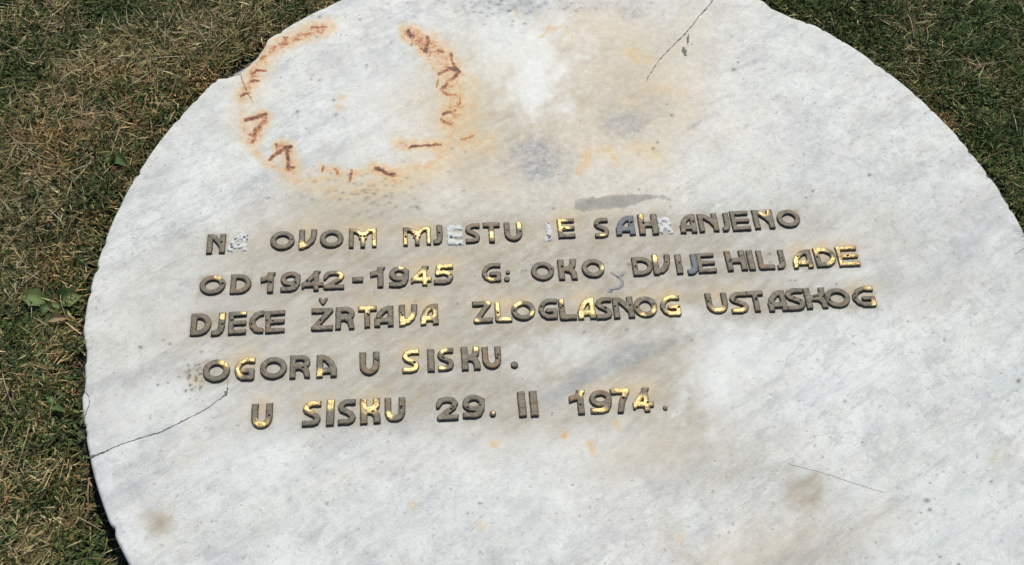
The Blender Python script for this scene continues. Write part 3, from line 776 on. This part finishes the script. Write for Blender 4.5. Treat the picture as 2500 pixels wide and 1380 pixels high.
seed = 0
letter_pts = []
for ri, row in enumerate(ROWS):
    for it in row:
        ch, xl, xr, yt, yb = it[:5]
        gold = it[5] if len(it) > 5 else []
        blue = 1.0 if len(it) > 6 else 0.0
        seed += 1
        c, w, h = measure(xl, xr, yt, yb)
        ang = TXT + R_(rng.normal(0, .7))
        nm = 'digit' if ch in '1234579' else {'-': 'hyphen', ':': 'colon', '.': 'full_stop', ',': 'full_stop'}.get(ch, 'letter')
        if ch == ':':
            me = glyph_mesh(nm, None, w, h, .01, LET_H * .8, gold, 0, blue, seed, dots=[(w * .62, h * .76, .0046), (w * .45, h * .26, .0062)])
        elif ch in '.,':
            me = glyph_mesh(nm, None, w, h, .01, LET_H * (.9 if ch == '.' else .5), gold, 0, blue, seed, dots=[(w / 2, h / 2, min(w, h) * .5)])
        else:
            st, tk = G[ch]
            me = glyph_mesh(nm, st, w, h, tk * .95 * h, LET_H, gold, int(rng.choice([0, 1, 2], p=[.35, .35, .3])) if ch != '-' else 0, blue, seed)
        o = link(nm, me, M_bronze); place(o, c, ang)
        if blue: tag(o, 'blue-grey tarnished letter')
        elif sum(g_[2] for g_ in gold) > .75: tag(o, 'letter rubbed bright gold' if nm == 'letter' else 'digit rubbed bright gold')
        letter_pts.append((c, w, h, sum(g_[2] for g_ in gold)))
c, w, h = measure(778, 800, 728, 747)
o = link('caron', glyph_mesh('caron', G['v'][0], w, h, h * .42, LET_H * .8, [], 0, 0, 300), M_bronze); place(o, c, TXT)

# pale adhesive where letters have come away
for ch, xl, xr, yt, yb, pt in [('A', 557, 604, 571, 616, 9), ('E', 1091, 1130, 548, 601, 3), ('J', 1326, 1348, 544, 591, 4), ('R', 1606, 1641, 529, 573, 3), ('v', 1337, 1351, 1007, 1021, 1)]:
    seed += 1
    c, w, h = measure(xl, xr, yt, yb)
    me = glyph_mesh('adhesive_residue', G[ch][0], w, h, h * .26, .0026, [], pt, 0, seed, .004, ghost=True)
    o = link('adhesive_residue', me, M_putty); place(o, c, TXT)
    tag(o, 'white adhesive left where a letter is missing' if ch != 'v' else 'white adhesive left where a full stop is missing')
# grey smear of lead between the second and third line
pp = np.array([(905, 1045), (885, 1085), (850, 1120), (885, 1165), (880, 1215), (840, 1245), (775, 1252), (735, 1268), (722, 1285), (760, 1300)], float) / 4.928 + (1340, 450)
wp = at(*pp.T)
zz = stone_z(wp)
V, F, S = tube(np.column_stack([wp - CEN, zz]), np.array([.5, .9, .8, .8, 1, 1, .9, 1, .9, .4]) * .0042, 8, .32)
V2, F2, S2 = tube(np.column_stack([(wp - CEN)[[2, 2]] + [[-.018, .012], [0, 0]], zz[[2, 2]]]), [.002, .0035], 8, .3)
me = mesh_np('lead_smear', np.vstack([V, V2]), list(F) + [f + len(V) for f in F2], S + S2)
o = link('lead_smear', me, M_lead); o.parent = stone; tag(o, 'dull grey lead smear under the second line')

# dirt and verdigris halo close round the letters, painted glow above the gold ones
for c, w, h, gd in letter_pts:
    i = np.where((np.abs(W[:, 0] - c[0]) < .08) & (np.abs(W[:, 1] - c[1]) < .08))[0]
    d = W[i] - c; e = np.maximum(np.abs(d @ BX) - w / 2, np.abs(d @ BY) - h / 2)
    beige[i] = np.maximum(beige[i], .40 * (1 - sm(-.004, .034, e)) + .42 * (1 - sm(-.002, .009, e)))
    if gd > .3:  # light reflected by the gold, painted onto the marble above it
        e2 = np.hypot(d @ BX / (w * .8), (d @ BY - h * .45) / (h * .5))
        rust_and_glow[i] = np.maximum(rust_and_glow[i], min(.17, .06 + gd * .13) * np.exp(-e2 ** 2))

# ---- slab mesh: top sheet plus shoulder, side and underside
I = np.arange(N * N).reshape(N, N)
q = np.stack([I[:-1, :-1], I[1:, :-1], I[1:, 1:], I[:-1, 1:]], -1).reshape(-1, 4)
b = np.concatenate([I[:-1, 0], I[-1, :-1], I[:0:-1, -1], I[0, :0:-1]])      # boundary, counter-clockwise
ba = np.arctan2(P[b, 1], P[b, 0]); br = rtop(ba)
chipd = np.clip(RAD - .004 - br, 0, .05)                                     # how deep the rim is broken here
jag = fbm(np.stack([np.cos(ba), np.sin(ba)], 1), .02, 77, 3) - .5
THK = 0.040
prof = [(br - .0035, -.0006), (br - .0012, -.0022), (br + .0002, -.0055), (br + chipd * .35 + jag * chipd * .8, -.012), (br + chipd * .75 + jag * chipd, -.022), (np.maximum(br, RAD - .003) - .002, -.031), (np.maximum(br, RAD - .003) - .004, -THK), (np.full_like(br, RAD - .10), -THK)]
Vs = [np.column_stack([P, zt + STONE_TOP])]; Fs = [q.ravel()]; Ss = [np.full(len(q), 4)]
prev = b; nb = len(b); off = len(P)
for k, (r_, dz) in enumerate(prof):
    zb = zt[b] * 0 + STONE_TOP + dz - .0012 + (fbm(W[b], 0.5, 51, 2) - .5) * .004
    Vs.append(np.column_stack([r_ * np.cos(ba), r_ * np.sin(ba), zb]))
    cur = off + np.arange(nb); off += nb
    Fs.append(np.stack([prev, cur, np.roll(cur, -1), np.roll(prev, -1)], -1).ravel()); Ss.append(np.full(nb, 4))
    prev = cur
Vall = np.vstack(Vs); Fall = np.concatenate(Fs); Sall = np.concatenate(Ss)
me = mesh_np('slab', Vall, Fall, Sall)
ext = len(Vall) - len(P)
# broken and lower faces of the rim are dirty
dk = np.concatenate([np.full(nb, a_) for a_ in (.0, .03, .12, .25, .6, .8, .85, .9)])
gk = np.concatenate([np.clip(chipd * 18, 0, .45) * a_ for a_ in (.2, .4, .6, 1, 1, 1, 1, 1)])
marks = np.column_stack([np.clip(rust_and_glow, 0, 1), np.clip(beige, 0, .86), np.clip(grey, 0, .8), np.clip(dark, 0, .9)])
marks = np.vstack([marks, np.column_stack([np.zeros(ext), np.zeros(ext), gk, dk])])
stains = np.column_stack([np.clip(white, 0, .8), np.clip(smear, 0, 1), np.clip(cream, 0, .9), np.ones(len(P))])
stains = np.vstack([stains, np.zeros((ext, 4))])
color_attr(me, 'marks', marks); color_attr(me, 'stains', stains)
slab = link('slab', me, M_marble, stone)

# recessed footing under the slab
n = 360; a = np.linspace(0, 2 * math.pi, n, endpoint=False)
Vb = []; Fb = []; Sb = []
for r_, z_ in [(RAD - .018, STONE_TOP - .0405), (RAD - .014, STONE_TOP - .05), (RAD - .012, -.10)]:
    rr_ = r_ + (fbm(np.stack([np.cos(a), np.sin(a)], 1), .06, 99, 3) - .5) * .012
    Vb.append(np.column_stack([rr_ * np.cos(a), rr_ * np.sin(a), np.full(n, z_)]))
for k in range(2):
    p0 = k * n + np.arange(n); p1 = (k + 1) * n + np.arange(n)
    Fb.append(np.stack([p0, p1, np.roll(p1, -1), np.roll(p0, -1)], -1).ravel()); Sb.append(np.full(n, 4))
Fb.append(np.arange(n)); Sb.append(np.array([n]))
me = mesh_np('footing', np.vstack(Vb), np.concatenate(Fb), np.concatenate(Sb), False)
link('footing', me, M_base, stone)


# cracks: dirt-filled hairlines lying in the surface
def ribbon(name, px, widths, label=None, mat=M_crack, lift=.0004):
    px = np.array(px, float)
    t = np.concatenate([[0], np.cumsum(np.hypot(*np.diff(px, axis=0).T))]); n_ = max(8, int(t[-1] / 5))
    tt = np.linspace(0, t[-1], n_)
    c_ = np.column_stack([np.interp(tt, t, px[:, 0]), np.interp(tt, t, px[:, 1])])
    c_ += np.column_stack([rng.normal(0, .7, n_), rng.normal(0, .7, n_)])
    w_ = np.interp(tt, t, widths) * (.45 + 1.3 * rng.random(n_) ** 2)
    wp_ = at(*c_.T); T_ = np.gradient(wp_, axis=0); T_ /= np.linalg.norm(T_, axis=1)[:, None]
    nn = np.column_stack([-T_[:, 1], T_[:, 0]])
    l, r = wp_ + nn * w_[:, None] / 2, wp_ - nn * w_[:, None] / 2
    V_ = np.vstack([np.column_stack([l - CEN, stone_z(l) + lift]), np.column_stack([wp_ - CEN, stone_z(wp_) + lift + .0003]), np.column_stack([r - CEN, stone_z(r) + lift])])
    k_ = np.arange(n_ - 1); f1 = np.stack([k_, n_ + k_, n_ + k_ + 1, k_ + 1], -1); f2 = np.stack([n_ + k_, 2 * n_ + k_, 2 * n_ + k_ + 1, n_ + k_ + 1], -1)
    f_ = np.vstack([f1, f2])
    o_ = link(name, mesh_np(name, V_, f_.ravel(), np.full(len(f_), 4)), mat, stone)
    if label: tag(o_, label)
    return o_


ribbon('crack', [(214, 1118), (240, 1110), (290, 1087), (340, 1071), (390, 1056), (440, 1032), (490, 1007), (540, 973), (553, 962), (557, 945), (556, 925)], [.0038, .0028, .0020, .0016, .0019, .0014, .0016, .0018, .0032, .0014, .0008], 'crack running in from the left edge')
ribbon('crack', [(1748, -14), (1735, 8), (1712, 34), (1690, 62), (1672, 83), (1650, 104), (1632, 122), (1610, 146), (1594, 170), (1582, 188), (1580, 199)], [.0022, .0022, .0024, .0022, .0024, .0022, .0024, .002, .0016, .0012, .0006], 'crack running down from the top edge')
ribbon('crack', [(587, 182), (595, 205), (603, 225), (612, 238), (618, 252)], [.002, .0016, .0014, .0012, .0008], 'short crack at the chipped upper left edge')
ribbon('crack', [(197, 1040), (206, 1020), (218, 990), (218, 970), (212, 958)], [.0016, .0016, .0014, .0012, .001], 'short crack round a loose flake on the left edge')
ribbon('crack', [(1920, 1130), (1970, 1145), (2010, 1155), (2060, 1172), (2110, 1188), (2160, 1203)], [.0006, .0010, .0013, .0014, .0012, .0006], 'faint crack in the lower right of the marble', M_faint)
# dark chip beside the upper crack
for px, wd in [([(1668, 116), (1671, 126), (1674, 137)], [.006, .0125, .007]), ([(1681, 84), (1680, 96), (1677, 108)], [.002, .005, .003]), ([(551, 955), (552, 965)], [.005, .004])]:
    ribbon('pit', px, wd, None, M_pit)

# ------------------------------------------------------------------ grass
def strips(n, base, yaw, tilt, length, width, bend, tint, tipmul=1.0, twist=None):
    """n tapering blades: base (n,3), heading, tilt off vertical, length, width, extra bend over the length"""
    d0 = np.column_stack([np.sin(tilt) * np.cos(yaw), np.sin(tilt) * np.sin(yaw), np.cos(tilt)])
    t1 = np.minimum(tilt + bend, R_(100))
    d1 = np.column_stack([np.sin(t1) * np.cos(yaw), np.sin(t1) * np.sin(yaw), np.cos(t1)])
    sd = np.column_stack([-np.sin(yaw), np.cos(yaw), np.zeros(n)])
    if twist is not None:
        nrm = np.cross(d0, sd); sd = sd * np.cos(twist)[:, None] + nrm * np.sin(twist)[:, None]
    m_ = base + d0 * (length * .55)[:, None]; tip = m_ + d1 * (length * .45)[:, None]
    hw = (width / 2)[:, None]
    V_ = np.stack([base - sd * hw * .8, base + sd * hw * .8, m_ - sd * hw, m_ + sd * hw, tip], 1).reshape(-1, 3)
    k_ = np.arange(n)[:, None] * 5
    quads = (k_ + np.array([[0, 1, 3, 2]])); tris = (k_ + np.array([[2, 3, 4]]))
    F_ = np.concatenate([quads, tris], 1).ravel(); S_ = np.tile([4, 3], n)
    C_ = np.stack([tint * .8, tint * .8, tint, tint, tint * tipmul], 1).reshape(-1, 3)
    return V_, F_, S_, C_


def scatter(n, rmax, rmin=1.0):
    """places round the stone, thick near it where the photograph looks, thin further out"""
    a_ = rng.uniform(-math.pi, math.pi, n); r_ = rmin + (rmax - rmin) * rng.random(n) ** 1.5
    return np.column_stack([CX + r_ * np.cos(a_), CY + r_ * np.sin(a_)])


def window(n):
    """places in the two corners of lawn the photograph shows"""
    out = []
    need = n
    while need > 0:
        p_ = np.column_stack([rng.uniform(-1.35, 1.55, need * 3), rng.uniform(.25, 2.1, need * 3)])
        px_ = to_px(p_, 0.0)
        ok = (np.hypot(p_[:, 0] - CX, p_[:, 1] - CY) > 1.0) & (px_[:, 0] > -120) & (px_[:, 0] < 2620) & (px_[:, 1] > -160) & (px_[:, 1] < 1500)
        p_ = p_[ok][:need]; out.append(p_); need -= len(p_)
    return np.vstack(out)


def greenness(p_):
    """how green rather than straw-brown the lawn is at a place: greener on the right of the stone"""
    g_ = fbm(p_, .17, 301, 4) * .62 + fbm(p_, .05, 310, 3) * .38
    right = sm(-.35, .75, p_[:, 0])
    return np.clip((g_ - .5) * 4.2 + .46 + .45 * right, 0, 1)


def near_edge(p_):
    return np.hypot(p_[:, 0] - CX, p_[:, 1] - CY) - RAD


def finish(name, parts, mat, label, cat):
    V_ = np.vstack([x[0] for x in parts]); off_ = 0; F_ = []
    for x in parts:
        F_.append(x[1] + off_); off_ += len(x[0])
    me_ = mesh_np(name, V_, np.concatenate(F_), np.concatenate([x[2] for x in parts]), False)
    color_attr(me_, 'tint', np.vstack([x[3] for x in parts]))
    return tag(link(name, me_, mat), label, cat, kind='stuff')


def pick(pal, n):
    pal = np.array(pal); return pal[rng.integers(len(pal), size=n)]


GREEN = [(.072, .112, .028), (.095, .135, .040), (.055, .086, .030), (.115, .150, .050), (.078, .108, .040), (.145, .165, .062), (.042, .066, .025)]
STRAW = [(.21, .175, .085), (.27, .225, .125), (.16, .12, .06), (.34, .295, .17), (.12, .09, .046), (.18, .125, .07), (.085, .064, .035), (.43, .38, .25)]


def clear_of_stone(p_, yaw):
    """blades rooted by the rim lean away from it"""
    e_ = near_edge(p_); out_ = np.arctan2(p_[:, 1] - CY, p_[:, 0] - CX)
    y2 = out_ + rng.normal(0, .9, len(p_))
    return np.where(e_ < .05, y2, yaw)


def lawn(pts, hmul=1.0):
    g_ = greenness(pts); e_ = near_edge(pts)
    keep = rng.random(len(pts)) < (.06 + .94 * sm(.015, .085, e_ + .03 * (fbm(pts, .05, 340, 2) - .5)))
    pts = pts[keep]; g_ = g_[keep]
    isg = rng.random(len(pts)) < (.28 + .68 * g_)
    pg, ps = pts[isg], pts[~isg]
    n_ = len(pg)
    yaw = clear_of_stone(pg, rng.uniform(0, 2 * math.pi, n_))
    clump = (.6 + .8 * fbm(pg, .035, 330, 2))
    L_ = rng.uniform(.014, .042, n_) * clump * hmul
    tint = pick(GREEN, n_) * (.75 + .5 * rng.random(n_))[:, None] * (.7 + .6 * fbm(pg, .1, 333, 2))[:, None]
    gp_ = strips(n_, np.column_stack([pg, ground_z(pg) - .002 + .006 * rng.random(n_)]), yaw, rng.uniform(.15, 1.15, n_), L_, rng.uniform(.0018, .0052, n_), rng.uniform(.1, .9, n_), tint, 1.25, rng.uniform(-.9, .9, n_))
    n_ = len(ps)
    yaw = clear_of_stone(ps, rng.uniform(0, 2 * math.pi, n_))
    tint = pick(STRAW, n_) * (.62 + .70 * rng.random(n_))[:, None]
    red = .8 * sm(.53, .66, fbm(ps, .13, 350, 3))[:, None]
    tint = tint * (1 - red + red * np.array([[1.10, .90, .82]]))
    tint = tint * (1.22 - .22 * sm(-.3, .7, ps[:, 0]))[:, None] * np.array([[1.06, 1.0, .82]])
    lite = (.72 + .6 * fbm(ps, .09, 360, 3))[:, None]; tint = tint * lite
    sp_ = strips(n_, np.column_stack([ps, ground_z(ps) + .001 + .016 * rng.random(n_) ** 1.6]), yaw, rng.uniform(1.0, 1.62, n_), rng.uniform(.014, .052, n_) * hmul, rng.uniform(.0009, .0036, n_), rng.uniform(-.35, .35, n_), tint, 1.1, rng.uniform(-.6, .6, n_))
    # longer loose straws on top
    pl_ = ps[rng.random(len(ps)) < .035]; pl_ = pl_[near_edge(pl_) > .11]; n_ = len(pl_)
    lg_ = strips(n_, np.column_stack([pl_, ground_z(pl_) + .012 + .010 * rng.random(n_)]), rng.uniform(0, 2 * math.pi, n_), rng.uniform(1.35, 1.6, n_), rng.uniform(.045, .10, n_), rng.uniform(.0009, .0022, n_), rng.uniform(-.15, .15, n_), pick(STRAW[:4] + STRAW[7:], n_) * rng.uniform(.8, 1.15, n_)[:, None], 1.0)
    sp_ = (np.vstack([sp_[0], lg_[0]]), np.concatenate([sp_[1], lg_[1] + len(sp_[0])]), np.concatenate([sp_[2], lg_[2]]), np.vstack([sp_[3], lg_[3]]))
    # small broad leaves mixed through the green clumps
    pb = pg[rng.random(len(pg)) < .34 * sm(.42, .60, fbm(pg, .07, 370, 3)) + .05]; n_ = len(pb)
    bl_ = strips(n_, np.column_stack([pb, ground_z(pb) + .006 + .012 * rng.random(n_)]), clear_of_stone(pb, rng.uniform(0, 2 * math.pi, n_)), rng.uniform(.9, 1.6, n_), rng.uniform(.008, .018, n_), rng.uniform(.004, .009, n_), rng.uniform(-.2, .6, n_), pick(GREEN, n_) * rng.uniform(.9, 1.5, n_)[:, None], 1.1, rng.uniform(-.5, .5, n_))
    return gp_, sp_, bl_


g1, s1, b1 = lawn(window(150000))
g2, s2, b2 = lawn(scatter(170000, 3.6), 1.05)
finish('grass', [g1, g2, b1, b2], M_blade, 'short green lawn grass growing round the stone', 'grass')
finish('dry_grass', [s1, s2], M_straw, 'matted dry brown grass and thatch in the lawn', 'dry grass')


# ------------------------------------------------------------------ stalks, weeds, single leaves
def stalk(px, label, z=.022, r0=.0014, tint=(.36, .31, .21), name='dry_stalk', group='pale dry stalks lying in the lawn', cat='stalk', arch=.008):
    px = np.array(px, float)
    t = np.linspace(0, 1, len(px)); tt = np.linspace(0, 1, 14)
    k_ = 2 if len(px) > 2 else 1
    cx_ = np.polyval(np.polyfit(t, px[:, 0], k_), tt); cy_ = np.polyval(np.polyfit(t, px[:, 1], k_), tt)
    g_ = at(cx_, cy_, z)
    zz_ = ground_z(g_) + z + arch * np.sin(tt * math.pi) + rng.normal(0, .0006, 14)
    base_ = np.array([g_[0, 0], g_[0, 1], zz_[0]])
    V_, F_, S_ = tube(np.column_stack([g_, zz_]) - base_, r0 * (1 - .55 * tt), 5)
    me_ = mesh_np(name, V_, F_, S_)
    C_ = np.array(tint)[None] * (.8 + .35 * rng.random(len(V_)))[:, None]
    color_attr(me_, 'tint', C_)
    o_ = link(name, me_, M_straw); o_.location = base_
    return tag(o_, label, cat, group)


for px, lab in [
    ([(486, 38), (455, 62), (426, 91)], 'pale dry stalk slanting in the lawn above the chipped upper left rim'),
    ([(127, 116), (106, 138), (94, 163)], 'short pale stalk high in the left lawn, nearest its left corner'),
    ([(178, 174), (150, 205), (127, 232)], 'straight dry stalk slanting midway between the left lawn corner and the chipped rim'),
    ([(239, 232), (212, 262), (181, 286)], 'long straw stalk just below another parallel stalk in the upper left lawn'),
    ([(27, 337), (60, 362), (91, 384), (136, 399)], 'bent whitish stalk pointing down toward the rim from the left picture edge'),
    ([(47, 350), (32, 385), (14, 420)], 'dry stalk forming a fork with the bent whitish stalk'),
    ([(112, 504), (72, 540), (36, 583), (0, 627)], 'longest pale stalk, reaching the picture edge above the big leafy weed'),
    ([(150, 703), (151, 739), (161, 775)], 'pale upright stalk standing between the leaves of the big weed'),
    ([(11, 703), (20, 720), (29, 735)], 'short stalk touching the outer leaf tip of the big weed'),
    ([(7, 914), (31, 983), (54, 1018)], 'curved pale stalk in the lawn level with the broken left rim'),
    ([(76, 1039), (66, 1088), (33, 1175)], 'long thin stalk hanging downhill in the lawn beside the left crack'),
    ([(21, 1050), (14, 1075), (11, 1096)], 'tiny curved stalk at the picture edge beside the long thin stalk'),
    ([(216, 1168), (217, 1215), (216, 1262)], 'pinkish dry stalk standing along the dark side of the stone'),
    ([(188, 1262), (220, 1280), (254, 1298)], 'pale stalk lying toward the dark side of the stone, lowest of all'),
    ([(2258, 74), (2260, 96), (2256, 117)], 'upright straw stalk in the green lawn right of the stone'),
    ([(2215, 39), (2222, 70), (2230, 100)], 'slanted straw stalk in the green lawn right of the stone'),
    ([(292, 297), (284, 310), (277, 320)], 'stubby pale straw between the small weed and the rim'),
    ([(361, 232), (358, 252), (355, 272)], 'short greenish straw near the chipped corner of the rim'),
]:
    pk = 'pinkish' in lab
    stalk(px, lab, tint=(.32, .20, .15) if pk else (.34 + .06 * rng.random(), .29 + .04 * rng.random(), .19), r0=.0012 + .0005 * rng.random())


def leaf_mesh(name, L, w, droop, tint, curl=.25, lob=0.0):
    """a leaf blade along +x with a folded midrib"""
    m_ = 9; V_ = []; C_ = []
    for k_ in range(m_):
        t = k_ / (m_ - 1)
        prof_ = math.sin(math.pi * min(1, t * .98 + .02) ** .75) * w / 2 * (1 + lob * math.sin(t * 19))
        for s_ in (-1, -.5, 0, .5, 1):
            zz_ = -droop * t * t * L + abs(s_) * curl * prof_ * 1.2 + .12 * L * math.sin(t * math.pi)
            V_.append((L * t, s_ * prof_, zz_))
            C_.append(np.array(tint) * (1.35 if s_ == 0 else 1) * rng.uniform(.82, 1.15))
    F_ = []
    for k_ in range(m_ - 1):
        for s_ in range(4):
            a_ = k_ * 5 + s_; F_ += [a_, a_ + 5, a_ + 6, a_ + 1]
    me_ = mesh_np(name, np.array(V_), F_, np.full((m_ - 1) * 4, 4))
    color_attr(me_, 'tint', np.array(C_))
    return me_


def weed(px, leaves, label, z=.016):
    g_ = at(*np.array(px, float), z)
    r_ = bpy.data.objects.new('leafy_weed', None); COL.objects.link(r_); r_.empty_display_size = .02
    z0 = float(ground_z(g_[None])[0])
    r_.location = (g_[0], g_[1], z0)
    tag(r_, label, 'weed', 'leafy weeds in the lawn')
    for ang, L, w, off, tint in leaves:
        o_ = link('leaf', leaf_mesh('leaf', L * .78, w * .85, rng.uniform(.1, .35), tint, rng.uniform(.2, .6), rng.uniform(.05, .22)), M_leaf, r_)
        o_.location = (off * math.cos(R_(ang)), off * math.sin(R_(ang)), .014 + rng.uniform(0, .008))
        o_.rotation_euler = (rng.uniform(-.5, .5), -rng.uniform(-.1, .3), R_(ang))
    V_, F_, S_ = tube([(0, 0, -.004), (.001, 0, .01), (0, .001, .024)], [.002, .0017, .001], 6)
    me_ = mesh_np('stem', V_, F_, S_); color_attr(me_, 'tint', np.tile([.09, .13, .05], (len(V_), 1)))
    link('stem', me_, M_leaf, r_)
    return r_


L1, L2, L3 = (.105, .16, .055), (.08, .125, .04), (.135, .18, .06)
weed((125, 742), [(168, .072, .046, .012, L3), (150, .05, .03, .02, L1), (30, .062, .05, .016, L3), (-60, .06, .034, .006, L1), (-20, .03, .016, .004, L3), (110, .03, .018, .004, L2), (-110, .045, .02, .004, L2)], 'big broad-leaved weed in the lawn against the left rim of the stone')
weed((285, 385), [(160, .045, .024, .008, L2), (40, .035, .03, .008, L1), (-40, .05, .03, .006, L2), (-120, .04, .022, .004, L2), (90, .03, .02, .004, L1)], 'dark-leaved weed beside the upper left rim, below the chipped corner')
weed((352, 172), [(120, .032, .018, .004, L3), (-60, .028, .016, .004, L3), (30, .026, .014, .004, L1)], 'small pale-leaved weed left of the chipped corner of the rim')
weed((398, 225), [(70, .03, .016, .004, L2), (-80, .03, .018, .004, L2), (180, .024, .012, .003, L1)], 'small dark weed close to the chipped corner of the rim')
weed((125, 1000), [(100, .035, .016, .003, L1), (-10, .04, .018, .003, L2), (-120, .03, .015, .003, L1), (200, .03, .014, .003, L2)], 'narrow-leaved weed in the lawn left of the long crack')
weed((1965, 14), [(90, .04, .016, .003, L3), (30, .035, .014, .003, L3), (150, .035, .015, .003, L1), (-60, .025, .012, .003, L3)], 'bright green weed behind the chipped upper right rim')
weed((2340, 270), [(20, .03, .016, .003, L3), (140, .03, .016, .003, L1), (-70, .026, .013, .003, L1)], 'yellow-green weed in the lawn right of the stone')

# curled dead leaf
g_ = at(142, 786, .02)
me = leaf_mesh('dry_leaf', .042, .016, .2, (.30, .21, .125), .7, .1)
o = link('dry_leaf', me, M_straw); o.location = (g_[0] - .02, g_[1], float(ground_z(g_[None])[0]) + .022); o.rotation_euler = (.2, -.1, R_(12))
tag(o, 'curled tan dead leaf lying under the big weed', 'leaf')
# tuft leaning over the right rim
g_ = at(2512, 588, .02)
tf = 26
yw = rng.normal(R_(185), .55, tf)
bp_ = np.column_stack([np.full(tf, g_[0] + .02) + rng.normal(0, .006, tf), np.full(tf, g_[1] - .005) + rng.normal(0, .012, tf), np.full(tf, .0)])
r_out = np.hypot(bp_[:, 0] - CX, bp_[:, 1] - CY); sc_ = np.maximum(1, (RAD + .006) / r_out)
bp_[:, 0] = CX + (bp_[:, 0] - CX) * sc_; bp_[:, 1] = CY + (bp_[:, 1] - CY) * sc_
bp_[:, 2] = ground_z(bp_[:, :2])
V_, F_, S_, C_ = strips(tf, bp_ - bp_[0], yw, rng.uniform(.05, .22, tf), rng.uniform(.11, .155, tf), rng.uniform(.002, .0035, tf), rng.uniform(.9, 1.35, tf), pick(GREEN, tf) * .9, 1.0)
me = mesh_np('grass_tuft', V_, F_, S_, False); color_attr(me, 'tint', C_)
o = link('grass_tuft', me, M_blade); o.location = bp_[0]
tag(o, 'dark grass tuft leaning over the right rim of the stone', 'grass tuft')
